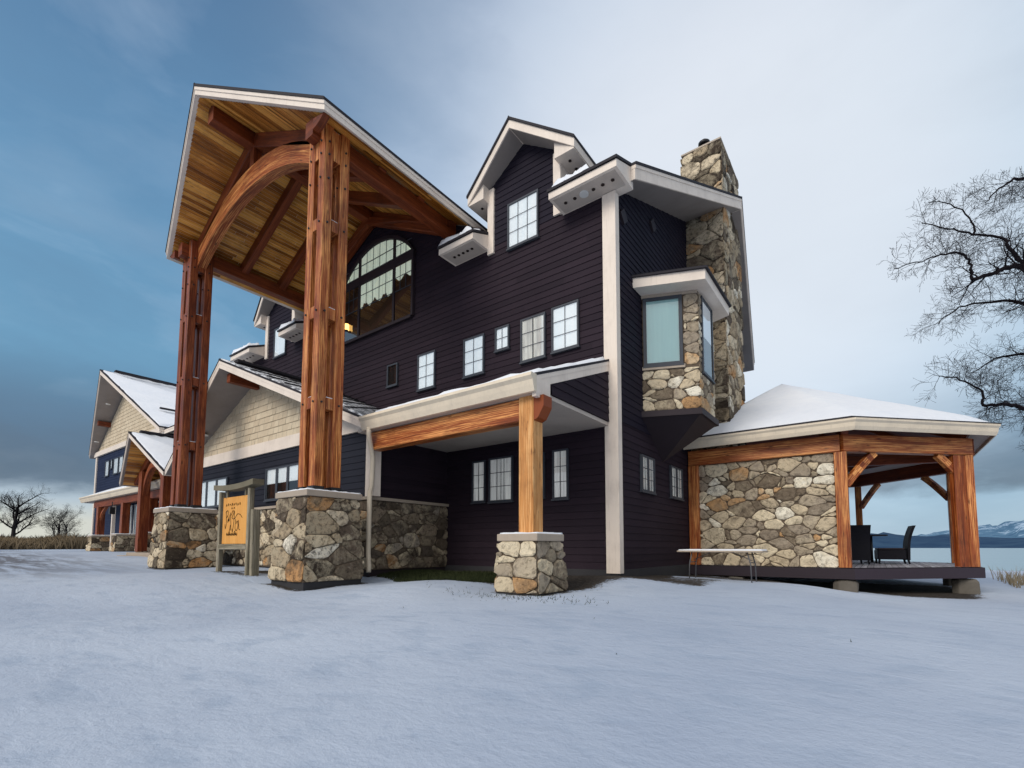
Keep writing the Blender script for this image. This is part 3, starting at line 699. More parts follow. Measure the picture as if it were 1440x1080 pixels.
# porch along the front ----------------------------------------------
gy, gz = 9.0, 4.86
pz = lambda y: gz+.406*(y-gy)
Rp = roof_plane(lodge, [(-12.85, gy+.1, pz(gy+.1)), (-6.38, gy+.1, pz(gy+.1)), (-6.38, YF-.03, pz(YF-.03)), (-16.9, YF-.03, pz(YF-.03))], body=.30, sh=.07, out=.03, name='porch_roof')
b = MB()
prof = [(gy+.12, 4.86), (gy-.10, 4.86), (gy-.12, 4.78), (gy-.05, 4.70), (gy-.02, 4.58), (gy+.03, 4.44), (gy+.12, 4.44)]
b.prism([(-12.95, y, z) for y, z in prof], (6.62, 0, 0)); b.build('gutter', 'gutter', Rp)
b = MB(); b.box(-6.47, -6.36, gy+.13, gy+.75, 4.0+.35, 4.80); b.build('fascia_return', 'trim', Rp)
b = MB(); snow_slab(b, [(-12.6, gy+.15, pz(gy+.15)), (-6.45, gy+.15, pz(gy+.15)), (-6.45, YF-.1, pz(YF-.1)), (-14.5, YF-.1, pz(YF-.1))], .11, .3, .12, 61); b.build('snow', 'snow', Rp)
b = MB(); b.box(-13.3, -6.42, gy+.14, YF-.03, 4.44, 4.55); b.build('porch_ceiling', 'soffit', lodge)
b = MB(); lap(b, [(9.85-gy, 4.56), (YF-gy-.1, 4.56), (YF-gy-.1, pz(YF)-.42), (9.85-gy, pz(9.85)-.40)], (-6.40, gy, 0), Y1, NX, .24); b.build('porch_gable_infill', 'siding', lodge)
b = MB(); b.prism([(-6.43, 9.8, 4.5), (-6.43, YF, 4.5), (-6.43, YF, pz(YF)-.3), (-6.43, 9.8, pz(9.8)-.3)], (-.05, 0, 0)); b.build('infill_board', 'dark_soffit', lodge)
part(lambda b: b.beam((-12.85, 9.48, 4.14), (-6.55, 9.48, 4.14), .36, .56), 'porch_beam', 'timber')
b = MB(); x0 = -6.56
b.prism([(x0, 9.30, 4.41), (x0+.30, 9.30, 4.41), (x0+.30, 9.30, 4.14), (x0+.14, 9.30, 3.88), (x0, 9.30, 3.82)], (0, .36, 0)); b.build('corbel', 'timber', lodge)
pier(lodge, -7.345, -6.175, 8.9, 10.06, -.26, 1.10, capt=.17, batter=.10, over=.07, seed=13, size=.42, mat='stone_pale')
part(lambda b: b.beam((-6.76, 9.48, 1.10), (-6.76, 9.48, 4.44), .43, .43, up=(0, 1, 0), ch=.02), 'porch_post', 'timber_pale')
# return wall of the gabled wing, with stone wainscot
YW = 9.65; XW = -13.3
c = MB(); c.box(-29.2, XW-.03, YW+.03, YF, -1, 4.6); c.build('wing_core', 'dark_soffit', lodge)
b = MB(); lap(b, [(0, 2.3), (YF-YW, 2.3), (YF-YW, 4.5), (0, 4.5)], (XW, YW, 0), Y1, NX); b.build('return_wall', 'siding', lodge)
b = MB(); lap(b, [(0, 2.3), (15.9, 2.3), (15.9, 4.66), (0, 4.66)], (-29.2, YW, 0), X1, NY); b.build('wing_wall', 'siding_slate', lodge)
c = MB(); c.box(-29.3, XW, YW-.05, YW+.1, .02, 2.33); c.box(XW-.1, XW+.03, YW-.05, YF-.02, .06, 2.33); Wn = c.build('wainscot', 'mortar', lodge)
c = MB(); stones(c, (-29.3, YW-.05, .06), (XW+.03, YW-.05, .06), (XW+.03, YW-.05, 2.33), (-29.3, YW-.05, 2.33), .42, .055, 71); c.build('stones', 'stone', Wn)
c = MB(); stones(c, (XW+.03, YW-.05, .06), (XW+.03, YF-.02, .06), (XW+.03, YF-.02, 2.33), (XW+.03, YW-.05, 2.33), .44, .05, 72); c.build('stones', 'stone_shade', Wn)
c = MB(); c.box(-29.3, XW+.13, YW-.17, YW+.05, 2.33, 2.43); c.box(XW-.1, XW+.13, YW+.05, YF-.02, 2.33, 2.43); c.build('cap', 'cap', Wn)
c = MB(); c.box(XW-.06, XW+.36, YW-.16, YW+.12, 2.43, 4.44); c.build('corner_board', 'trim', lodge)
for a, b_, n in ((-27.06, -23.67, 3), (-20.15, -17.5, 3)):
    window(lodge, (a, YW-.03, 2.68), X1, NY, b_-a, 1.3, 3, 1, 'blind' if n == 3 and a < -25 else 'half', split=3)
# wing gable
b = MB(); b.box(-29.2, -12.98, YW-.10, YW+.02, 4.66, 5.14); b.build('frieze_board', 'trim', lodge)
gp = [(0, 5.14), (16.2, 5.14), (16.2, 4.86+.42*.1+.3), (8.05, 7.85), (7.85, 7.85), (0, 5.2)]
c = MB(); c.prism([(-29.1, YW+.02, 5.0), (-13.4, YW+.02, 5.0), (-13.4, YW+.02, 5.1), (-21.25, YW+.02, 8.0), (-29.1, YW+.02, 5.1)], (0, 3.4, 0)); c.build('gable_core', 'dark_soffit', lodge)
b = MB(); shingles(b, [(0, 5.14), (15.4, 5.14), (7.75, 8.02), (7.65, 8.02)], (-28.95, YW-.01, 0), X1, NY); b.build('gable_shingles', 'shingle', lodge)
for s in (-1, 1):
    tip = V((-21.25+s*8.35, 9.0, 4.88)); pk = V((-21.25, 8.09, 8.4)); yb = YF-.03
    poly = [tip, pk, V((-21.25, yb, 8.4)), V((-21.25+s*(4.3 if s > 0 else 8.35), yb, 8.4-.4216*(4.3 if s > 0 else 8.35)))]
    R = roof_plane(lodge, poly, body=.30, sh=.07, out=.05, name='wing_roof')
    b = MB(); snow_slab(b, [p+V((0, 0, .005)) for p in poly], .05, .25, .05, 80+s); b.build('snow', 'snow_thin' if s > 0 else 'snow', R)
    # battens showing through the thin snow
    if s > 0:
        for k in range(7):
            f = .12+.13*k; a = tip.lerp(pk, f)+V((0, .15, .075)); e = poly[3].lerp(poly[2], f)+V((0, 0, .075)); bb = MB(); bb.beam(a, e, .07, .04); bb.build('roof_batten', 'roofing', R)
b = MB(); b.beam((-21.25, 8.7, 8.50), (-21.25, YF, 8.50), .42, .12); b.build('ridge_vent', 'roofing', lodge)
part(lambda b: b.beam((-21.25, 8.45, 7.72), (-21.25, YW, 7.72), .3, .36), 'outrigger_beam', 'timber_red')
m_ = MB(); m_.tube([(-25.6, 9.25, 6.12), (-25.6, 9.25, 6.07)], .17, 18, sm=False); m_.build('soffit_light', 'frame_white', lodge)
# downspout
b = MB(); dsp = [(-12.62, 9.05, 4.50), (-12.62, 9.05, 4.30), (-12.70, 9.15, 4.1), (-12.86, 9.38, 3.7), (-12.90, 9.42, 3.5), (-12.93, 9.42, 2.75), (-12.88, 9.32, 2.55), (-12.88, 9.32, .6), (-12.70, 9.22, .2), (-12.68, 9.2, .02)]
b.tube(dsp, .075, 10); b.build('downspout', 'gutter', lodge)

# bay window ----------------------------------------------------------
A0, A1, A2, A3 = V((XF, 15.18, 0)), V((-4.51, 15.86, 0)), V((-4.51, 17.58, 0)), V((XF, 18.3, 0))
def zz(p, z): return (p.x, p.y, z)
c = MB(); ring = [A0, A1, A2, A3]
c.prism([zz(p, 5.28) for p in ring], (0, 0, 4.1)); Bay = c.build('bay_window', 'mortar', lodge)
b = MB(); o_ = V((-.3714, .9285, 0))
def face(P, Q, z0, z1, f0=0, f1=1, sz=.4, sd=1, dp=.05):
    stones(b, zz(P.lerp(Q, f0), z0), zz(P.lerp(Q, f1), z0), zz(P.lerp(Q, f1), z1), zz(P.lerp(Q, f0), z1), sz, dp, sd)
face(A0, A1, 5.32, 6.72, sd=101); face(A0, A1, 6.82, 9.25, .76, 1, sd=102, sz=.38)
face(A1, A2, 5.32, 6.55, sd=103); face(A1, A2, 6.55, 9.3, 0, .16, sd=104, sz=.3); face(A1, A2, 6.55, 9.3, .88, 1, sd=105, sz=.3); face(A2, A3, 5.32, 9.3, sd=106)
b.build('stones', 'stone_pale', Bay)
du = (A1-A0).normalized(); dn = V((du.y, -du.x, 0)); Lf = (A1-A0).length
b = MB(); q0, q1 = A0+dn*.09, A0+du*Lf*.76+dn*.09; b.prism([zz(A0, 6.72), zz(q0, 6.72), zz(q1, 6.72), zz(A0+du*Lf*.76, 6.72)], (0, 0, .11)); b.build('sill', 'cap', Bay); b = MB(); b.prism([zz(A0, 9.22), zz(q0, 9.22), zz(A1+dn*.06, 9.22), zz(A1, 9.22)], (0, 0, .16)); b.build('lintel', 'cap', Bay)
window(lodge, A0+du*.05+V((0, 0, 6.84)), du, dn, Lf*.70, 2.38, 1, 1, 'blind_teal', fr=.11)
window(lodge, V((-4.51, 16.14, 6.6)), Y1, NX, 1.28, 2.65, 1, 1, 'half', fr=.08)
b = MB(); g = [V((XF, 15.0, 0)), V((-4.40, 15.72, 0)), V((-4.40, 17.72, 0)), V((XF, 18.45, 0))]
b.prism([zz(p, 5.10) for p in g], (0, 0, .2))
tp = V((XF, 16.9, 3.85)); top = [V(zz(p, 5.11)) for p in [V((XF, 15.05, 0)), V((-4.48, 15.78, 0)), V((-4.48, 17.66, 0)), V((XF, 18.4, 0))]]
for k in range(3): b.poly([top[k], tp, top[k+1]])
b.build('bay_base', 'dark_soffit', Bay)
g = [V((XF, 14.45, 9.72)), V((-4.08, 15.30, 9.72)), V((-4.08, 18.32, 9.72)), V((XF, 19.1, 9.72))]
b = MB(); b.prism([p-V((0, 0, .40)) for p in g], (0, 0, .34)); BR = b.build('bay_roof', 'trim', lodge)
b = MB(); g2 = [g[0]+V((0, -.07, 0)), g[1]+V((.08, -.07, 0)), g[2]+V((.08, .07, 0)), g[3]+V((0, .07, 0))]; w1, w2 = V((XF, 15.4, 10.28)), V((XF, 18.1, 10.28))
for q in ([g2[0], g2[1], w1], [g2[1], g2[2], w2, w1], [g2[2], g2[3], w2]): b.poly([p-V((0, 0, 0)) for p in q])
b.prism([p-V((0, 0, .07)) for p in g2], (0, 0, .065)); b.build('shingles', 'roofing', BR)
b = MB(); snow_slab(b, [(-5.5, 14.9, 9.78), (-4.2, 15.35, 9.76), (-4.2, 18.2, 9.76), (-5.9, 17.8, 10.2), (-5.9, 15.6, 10.18)], .10, .14, .1, 111); b.build('snow', 'snow', BR)

# chimney -------------------------------------------------------------
c = MB(); c.box(-6.24, -4.69, 20.36, 23.33, -1, 18.0); Ch = c.build('chimney', 'mortar', lodge)
b = MB()
stones(b, (-6.18, 20.36, 4.0), (-4.69, 20.36, 4.0), (-4.69, 20.36, 15.2), (-6.18, 20.36, 15.2), .56, .075, 121, .012)
stones(b, (-6.24, 20.36, 15.2), (-4.69, 20.36, 15.2), (-4.69, 20.36, 18.0), (-6.24, 20.36, 18.0), .56, .075, 122, .012)
stones(b, (-4.69, 20.36, 4.0), (-4.69, 23.33, 4.0), (-4.69, 23.33, 18.0), (-4.69, 20.36, 18.0), .56, .085, 123, .012)
stones(b, (-6.24, 23.33, 15.5), (-6.24, 20.36, 15.5), (-6.24, 20.36, 18.0), (-6.24, 23.33, 18.0), .56, .075, 124)
b.build('stones', 'stone', Ch)
b = MB(); b.box(-6.3, -4.62, 20.28, 23.4, 18.0, 18.07); b.build('cap', 'cap', Ch)
b = MB(); b.tube([(-5.45, 20.85, 18.07), (-5.45, 20.85, 18.55)], .16, 14); b.tube([(-5.45, 20.85, 18.5), (-5.45, 20.85, 18.6), (-5.45, 20.85, 18.72)], [.24, .25, .12], 14); b.build('flue', 'iron', Ch)

# ================================================================== FAR WING
wing = thing('lodge_wing', 'slate blue two storey wing with tan shingle gable and small arched timber entrance', 'building', (-48, 12.5, .4))
W2C = -50.1
c = MB(); c.box(-58.15, -42, 12.43, 30, -1, 9.3); c.prism([(-58.15, 12.43, 9.3), (-42, 12.43, 9.3), (W2C, 12.43, 14.2)], (0, 15, 0)); c.build('wall_core', 'dark_soffit', wing)
b = MB(); lap(b, [(0, .4), (16.2, .4), (16.2, 9.1), (0, 9.1)], (-58.2, 12.4, 0), X1, NY); b.build('front_wall', 'siding_blue', wing)
b = MB(); shingles(b, [(0, 9.5), (16.1, 9.5), (8.1, 14.4), (8.0, 14.4)], (-58.15, 12.38, 0), X1, NY, .3); b.build('gable_shingles', 'shingle', wing)
b = MB(); b.box(-58.6, -41.6, 12.22, 12.4, 9.1, 9.52); b.build('frieze_board', 'trim', wing)
b = MB(); b.box(-58.3, -57.95, 12.3, 12.4, .4, 9.1); b.build('corner_board', 'trim', wing)
for s in (-1, 1):
    tip = V((W2C+s*9.0, 12.0, 9.45)); pk = V((W2C, 10.5, 15.1)); poly = [tip, pk, V((W2C, 30, 15.1)), V((W2C+s*9.0, 30, 9.45))]
    R = roof_plane(wing, poly, body=.32, sh=.08, out=.06)
    b = MB(); snow_slab(b, [poly[0]+V((-s*.02, .02, .01)), poly[1]+V((s*.2, .1, -.11)), poly[2]+V((s*.2, 0, -.11)), poly[3]+V((0, 0, .01))], .10, .35, .06, 130+s); b.build('snow', 'snow', R)
b = MB(); b.beam((W2C, 11.4, 15.22), (W2C, 30, 15.22), .5, .16); b.build('ridge_vent', 'roofing', wing)
b = MB(); b.beam((W2C+.75, 11.5, 14.98), (W2C+.75, 30, 14.98), .12, .10); b.build('snow_guard', 'roofing', wing)
b = MB(); b.beam((-43.6, 12.7, 11.35), (-43.6, 15.0, 11.35), .22, .12); b.build('roof_vent', 'roofing', wing)
part(lambda b: b.beam((W2C-4.5, 11.5, 11.6), (W2C-4.5, 12.4, 11.6), .34, .4), 'outrigger_beam', 'timber_red', wing)
for x, y, z in ((W2C-2.2, 11.6, 12.92), (W2C-6.4, 11.9, 10.28)):
    m_ = MB(); m_.tube([(x, y, z), (x, y, z-.04)], .17, 14, sm=False); m_.build('soffit_light', 'frame_white', wing)
for a, b_, z0 in ((-55.2, -54.1, 7.03), (-53.7, -53.2, 7.6), (-52.8, -51.5, 7.03), (-51.3, -50.2, 7.03)):
    window(wing, (a, 12.37, z0), X1, NY, b_-a, 8.4-z0, 1, 1, 'blind')
# connector behind
c = MB(); c.box(-42, -30.05, 12.9, 26, -1, 8.9); c.build('link_block', 'siding_blue', wing)
R = roof_plane(wing, [(-41.9, 12.3, 9.3), (-30.1, 12.3, 9.3), (-30.1, 22, 13.5), (-41.9, 22, 13.5)], body=.3, sh=.08, out=.04)
b = MB(); snow_slab(b, [(-41.6, 12.5, 9.4), (-30.2, 12.5, 9.4), (-30.2, 22, 13.52), (-41.6, 22, 13.52)], .1, .5, .08, 133); b.build('snow', 'snow', R)
# low side roof at the far end
R = roof_plane(wing, [(-60.6, 13.5, 8.6), (-58.2, 13.5, 9.6), (-58.2, 20, 9.6), (-60.6, 20, 8.6)], body=.25, sh=.07, out=.03)
# porch of the wing
pz2 = lambda y: 4.86+.47*(y-10.4)
Rp = roof_plane(wing, [(-52.9, 10.5, pz2(10.5)), (-30.05, 10.5, pz2(10.5)), (-30.05, 12.38, pz2(12.38)), (-52.9, 12.38, pz2(12.38))], body=.25, sh=.06, out=.03, name='porch_roof')
b = MB(); b.prism([(-53.0, y+1.4, z) for y, z in prof], (22.9, 0, 0)); b.build('gutter', 'gutter', Rp)
b = MB(); snow_slab(b, [(-52.8, 10.55, pz2(10.55)), (-30.1, 10.55, pz2(10.55)), (-30.1, 12.3, pz2(12.3)), (-52.8, 12.3, pz2(12.3))], .06, .4, .06, 141); b.build('snow', 'snow', Rp)
b = MB(); b.box(-52.6, -30.05, 10.56, 12.36, 4.42, 4.5); b.build('porch_ceiling', 'soffit', wing)
part(lambda b: b.beam((-50.2, 10.85, 4.15), (-30.1, 10.85, 4.15), .36, .5), 'porch_beam', 'timber_red', wing)
for i, x in enumerate((-49.0, -43.0, -37.6)):
    pier(wing, x-.6, x+.6, 10.25, 11.45, .5, 1.72, capt=.12, batter=.08, seed=31+i, size=.4, faces=('f', 'r'))
    part(lambda b: b.beam((x, 10.85, 1.72), (x, 10.85, 3.95), .46, .46, up=(0, 1, 0)), 'porch_post', 'timber_deep', wing)
for x in (-45.9, -35.2):
    c = MB(); c.box(x-.1, x+.1, 10.8, 11.0, .5, 3.9); c.build('porch_post', 'trim', wing)
part(lambda b: b.ribbon([(-48.77+t*1.4, 2.9+1.0*t**.6) for t in (0, .2, .4, .6, .8, 1)], [(-48.77+t*1.4, 3.3+.6*t**.6) for t in (0, .2, .4, .6, .8, 1)], 10.75, 10.95), 'brace', 'timber_deep', wing)
for a, b_ in ((-49.2, -47.2), (-46.6, -44.9), (-42.0, -39.5)):
    window(wing, (a, 12.37, 1.5), X1, NY, b_-a, 2.6, 2, 2, 'none', frame='frame_white', fr=.1, sashmat='frame_white')
b = MB(); b.tube([(-44.9, 10.55, 4.1), (-44.9, 10.55, 3.7)], .03, 6); b.box(-45.05, -44.75, 10.4, 10.7, 3.2, 3.7); b.build('hanging_lantern', 'iron', wing)
c = MB(); c.box(-38.0, -30.1, 12.3, 12.42, .4, 4.4); c.build('entrance_wall', 'timber_red', wing)
window(wing, (-34.9, 12.27, 1.0), X1, NY, 2.9, 3.1, 4, 3, 'warm', split=2, frame='frame_white', sashmat='frame_white')
# entrance gable
SPC = -33.5
for s in (-1, 1):
    tip = V((SPC+s*3.6, 9.0, 4.83)); pk = V((SPC, 8.4, 7.23)); poly = [tip, pk, V((SPC, 12.9, 7.23)), V((SPC+s*3.6, 12.9, 4.83))]
    R = roof_plane(wing, poly, body=.24, sh=.07, out=.05, name='entrance_roof')
    b = MB(); snow_slab(b, [poly[0]+V((0, .02, .01)), poly[1]+V((s*.1, .06, -.06)), poly[2]+V((s*.1, 0, -.06)), poly[3]], .09, .25, .05, 150+s); b.build('snow', 'snow', R)
    b = MB()
    for k in range(16):
        f0, f1 = k/16, (k+.94)/16; p = lambda f: (SPC+s*3.5*f, 7.23-2.4*.972*f-.32); (xa, za), (xb, zb) = p(f0), p(f1); y0 = 8.55+.6*f0; y1 = 12.3; o2 = rnd.random()*9
        q = [(xa, y0, za), (xa, y1, za), (xb, y1, zb), (xb, y0, zb)]; uvq = [(o2, o2), (o2+4, o2), (o2+4, o2+.2), (o2, o2+.2)]
        b.poly(q, uvq)
    b.build('ceiling_planks', 'plank', R)
b = MB(); b.beam((SPC, 8.9, 7.33), (SPC, 12.9, 7.33), .34, .13); b.build('ridge_vent', 'roofing', wing)
for x in (-35.3, -31.7): part(lambda b: b.beam((x, 9.74, .55), (x, 9.74, 5.3), .48, .48, up=(0, 1, 0)), 'entrance_post', 'timber_deep', wing)
I = [(SPC+x, 3.35+2.15*math.sqrt(max(0, 1-(x/1.62)**2))*.95) for x in [-1.6+.1*k for k in range(33)]]
O = [(SPC+x*1.02, z+.38) for (xx, z), x in zip(I, [-1.6+.1*k for k in range(33)])]
part(lambda b: b.ribbon(I, O, 9.6, 9.88), 'arch_brace', 'timber_deep', wing)
for s in (-1, 1): part(lambda b: b.beam((SPC, 9.74, 6.55), (SPC+s*3.2, 9.74, 4.75), .3, .4), 'rafter', 'timber_red', wing)
for k, (y, z) in enumerate(((8.9, .33), (9.25, .50))):
    c = MB(); c.box(-36.4+.35*k, -30.6, y, 9.9+.1*k, -.4, z); o = c.build('step', 'cap', wing); bev(o, .02)

# ================================================================== GAZEBO
gaz = thing('gazebo', 'octagonal timber gazebo with stone back wall and snow covered roof on a raised deck', 'gazebo', (-3.0, 25.9, .1))
GC = V((-3.27, 25.9, 0))
def octa(r, k):   # k=0: front left corner, going anticlockwise seen from above (front, right ...)
    h = r*math.tan(PI/8)
    pts = [(-h, -r), (h, -r), (r, -h), (r, h), (h, r), (-h, r), (-r, h), (-r, -h)]; p = pts[k % 8]; return V((GC.x+p[0], GC.y+p[1], 0))
AP = V((-3.45, 25.9, 8.62)); XC = XF+.06
G = [octa(6.8, k)+V((0, 0, 5.10)) for k in range(8)]
def clipx(poly, x):   # keep X >= x
    out = []
    for i in range(len(poly)):
        p, q = V(poly[i]), V(poly[(i+1) % len(poly)])
        if p.x >= x: out.append(p)
        if (p.x-x)*(q.x-x) < 0: out.append(p.lerp(q, (x-p.x)/(q.x-p.x)))
    return out
body = MB(); shg = MB(); snw = MB(); sof = MB(); gut = MB()
for k in range(8):
    tri = clipx([G[k], G[(k+1) % 8], AP], XC)
    if len(tri) < 3: continue
    shg.poly([p+V((0, 0, .0)) for p in tri]); sof.poly([p-V((0, 0, .30)) for p in tri][::-1])
    # snow, finely divided with soft edge
    nrm = (G[(k+1) % 8]-G[k]).cross(AP-G[k]).normalized()
    a, b_ = G[k], G[(k+1) % 8]; N1, N2 = 16, 12; vs = []; fs = []
    for j in range(N2+1):
        for i in range(N1+1):
            e = a.lerp(b_, i/N1); t = j/N2; p = e.lerp(AP, .02+.98*t)
            hgt = .11*min(1, (t+.03)*9)+.025*noise.noise(p*.9)+.012*noise.noise(p*3)
            if j == 0: hgt = .01
            p = p+V((0, 0, hgt)); vs.append(p)
    for j in range(N2):
        for i in range(N1):
            q = [j*(N1+1)+i, j*(N1+1)+i+1, (j+1)*(N1+1)+i+1, (j+1)*(N1+1)+i]
            if all(vs[z].x > XC-.25 for z in q): fs.append(tuple(q))
    if fs: 
        for v_ in vs: v_.x = max(v_.x, XC)
        snw.mesh(vs, fs, True)
Rg = shg.build('roof', 'roofing', gaz); snw.build('snow', 'snow', Rg, weld=True); sof.build('roof_soffit', 'soffit', Rg)
cei = MB()
for k in range(8):
    a_, b_ = octa(5.9, k)+V((0, 0, 4.95)), octa(5.9, (k+1) % 8)+V((0, 0, 4.95)); tri = clipx([a_, b_, AP-V((0, 0, .55))], XC+.02)
    if len(tri) > 2: cei.poly(tri[::-1], [(p.x, p.y) for p in tri[::-1]])
cei.build('ceiling', 'timber_red', Rg)
def eave_run(mb, pts, prof_):
    """sweep an outward profile (out, z) along the eave polyline with mitres"""
    rings = []
    for i, p in enumerate(pts):
        d = ((pts[min(i+1, len(pts)-1)]-p).normalized()+(p-pts[max(i-1, 0)]).normalized()) if 0 < i < len(pts)-1 else (pts[min(i+1, len(pts)-1)]-pts[max(i-1, 0)])
        d = d.normalized(); n = V((d.y, -d.x, 0)); k = 1/math.cos(PI/8) if 0 < i < len(pts)-1 else 1
        rings.append([p+n*o*k+V((0, 0, z)) for o, z in prof_])
    m = len(prof_)
    for i in range(len(rings)-1):
        for j in range(m): mb.poly([rings[i][j], rings[i+1][j], rings[i+1][(j+1) % m], rings[i][(j+1) % m]][::-1])
    mb.poly(rings[0]); mb.poly(rings[-1][::-1])
eav = [V((XC, G[0].y, 5.10))]+[G[k] for k in (1, 2, 3, 4)]+[V((XC, G[5].y, 5.10))]
eave_run(gut, eav, [(-.06, -.03), (.10, -.03), (.10, -.10), (.05, -.17), (.03, -.30), (-.02, -.42), (-.06, -.42)]); gut.build('gutter', 'gutter', Rg)
sd = MB(); eave_run(sd, eav, [(-.10, .0), (.12, .0), (.12, -.028), (-.10, -.028)]); sd.build('drip_edge', 'roofing', Rg)
# posts, beams, braces
Pp = [octa(6.05, k) for k in range(8)]
zb, zt = .1, 4.68
def gpost(p, w_=.36, name='post'):
    part(lambda b: b.beam((p.x, p.y, zb), (p.x, p.y, zt-.6), w_, w_, up=(0, 1, 0)), name, 'timber', gaz)
pl = V((XF+.24, Pp[0].y, 0)); pA = Pp[1]+V((-.17, .05, 0)); pB = Pp[2]; pC = Pp[3]; pD = Pp[4]
gpost(pl, .40); gpost(pA, .38)
# broad corner post at B: two timbers with a plank between
b = MB(); dd = V((-1, -1, 0)).normalized()
b.beam((pB.x-.05, pB.y-.1, zb), (pB.x-.05, pB.y-.1, zt-.6), .30, .34, up=(0, 1, 0)); q = pB+dd*.45; b.beam((q.x, q.y, zb), (q.x, q.y, zt-.6), .62, .22, up=(.7071, -.7071, 0))
b.build('post', 'timber', gaz)
gpost(pC, .36); gpost(pD, .3)
seg = [(V((XF+.06, Pp[0].y, 0)), pA), (pA, pB), (pB, pC), (pC, pD), (pD, V((XF+.06, Pp[5].y, 0)))]
for a, e in seg:
    part(lambda b: b.beam((a.x, a.y, 4.40), (e.x, e.y, 4.40), .34, .60), 'beam', 'timber' if a.y < 21 else 'timber_red', gaz)
for k in (1, 2, 3, 4):
    a = Pp[k]; part(lambda b: b.beam((a.x, a.y, 4.75), (AP.x, AP.y, 8.05), .2, .3), 'hip_rafter', 'timber_red', gaz)
part(lambda b: b.beam((pl.x, pl.y+2.2, 4.3), (pB.x, pB.y+1.5, 4.3), .3, .4), 'tie_beam', 'timber_red', gaz)
def brace(p, q, zl=2.95, zh=4.1, run=1.15, w_=.17):
    d = (q-p).normalized()
    n = 8; pts = []
    for k in range(n+1):
        t = k/n; c_ = p+d*(.15+run*t); z = zl+(zh-zl)*(t*.8+.2*math.sin(t*PI/2)); pts.append(V((c_.x, c_.y, z)))
    def f(b):
        sd_ = V((d.y, -d.x, 0))*w_/2; th = .24; off = rnd.random()*9
        for k in range(n):
            a0, a1 = pts[k], pts[k+1]; nn = (a1-a0).normalized().cross(V((d.y, -d.x, 0))).normalized()*th/2
            c0 = [a0+sd_+nn, a0-sd_+nn, a0-sd_-nn, a0+sd_-nn]; c1 = [a1+sd_+nn, a1-sd_+nn, a1-sd_-nn, a1+sd_-nn]
            for j in range(4):
                i2 = (j+1) % 4; b.poly([c0[j], c0[i2], c1[i2], c1[j]], [(off+k*.2, off+j*.2), (off+k*.2, off+j*.2+.2), (off+k*.2+.2, off+j*.2+.2), (off+k*.2+.2, off+j*.2)])
            if k == 0: b.poly(c0)
            if k == n-1: b.poly(c1[::-1])
    b = MB(); f(b); b.build('brace', 'timber', gaz, weld=True)
for p, q in ((pA, pB), (pB, pA), (pC, pD), (pD, pC), (pB, pC), (pC, pB)): brace(p, q)
# stone wall between house and corner post
c = MB(); yq = Pp[0].y+.02; c.box(pl.x+.2, pA.x-.19, yq, yq+.3, .0, 4.10); Gw = c.build('stone_wall', 'mortar', gaz)
c = MB(); stones(c, (pl.x+.2, yq, .06), (pA.x-.19, yq, .06), (pA.x-.19, yq, 4.10), (pl.x+.2, yq, 4.10), .43, .06, 161, .015); c.build('stones', 'stone_pale', Gw)
# deck
dk = [octa(6.22, k) for k in range(8)]; dkp = [V((XF+.06, dk[0].y, 0)), dk[1], dk[2], dk[3], dk[4], V((XF+.06, dk[5].y, 0))]
c = MB(); c.prism([(p.x, p.y, -.27) for p in dkp], (0, 0, .34)); Dk = c.build('deck', 'deck', gaz)
b = MB(); eave_run(b, [V((p.x, p.y, 0)) for p in dkp], [(0, .075), (.06, .075), (.06, -.29), (0, -.29)]); b.build('rim_board', 'deck', Dk)
b = MB(); y = dk[0].y+.02
outl = [(p.x, p.y) for p in dkp]
x = XF+.1
while x < dk[2].x:
    st = clip(clip(outl, 1, 0, x+.165), -1, 0, -x)
    if len(st) > 2:
        o2 = rnd.random()*20
        b.poly([(p[0], p[1], .10) for p in st], [(o2+p[1], o2+p[0]) for p in st])
    x += .18
b.build('deck_boards', 'deck_top', Dk)
for p in ((-.95, 19.95), (2.45, 23.2), (-4.5, 19.9), (2.6, 28)):
    c = MB(); r_ = random.Random(int(p[0]*7+90)); n = 9; vs = []
    for lv, (sc, z) in enumerate(((.95, -1.4), (1.05, -.75), (1.0, -.42), (.86, -.33))):
        for k in range(n): a = 2*PI*k/n; rr = .30*sc*(1+r_.uniform(-.1, .1))/max(abs(math.cos(a)), abs(math.sin(a)))**.75; vs.append((p[0]+rr*1.15*math.cos(a), p[1]+rr*math.sin(a), z+r_.uniform(-.02, .02)))
    fs = [(l*n+k, l*n+(k+1) % n, (l+1)*n+(k+1) % n, (l+1)*n+k) for l in range(3) for k in range(n)]+[tuple(range(3*n, 4*n))]
    c.mesh(vs, fs); o = c.build('footing_stone', 'footing', gaz); bev(o, .03)

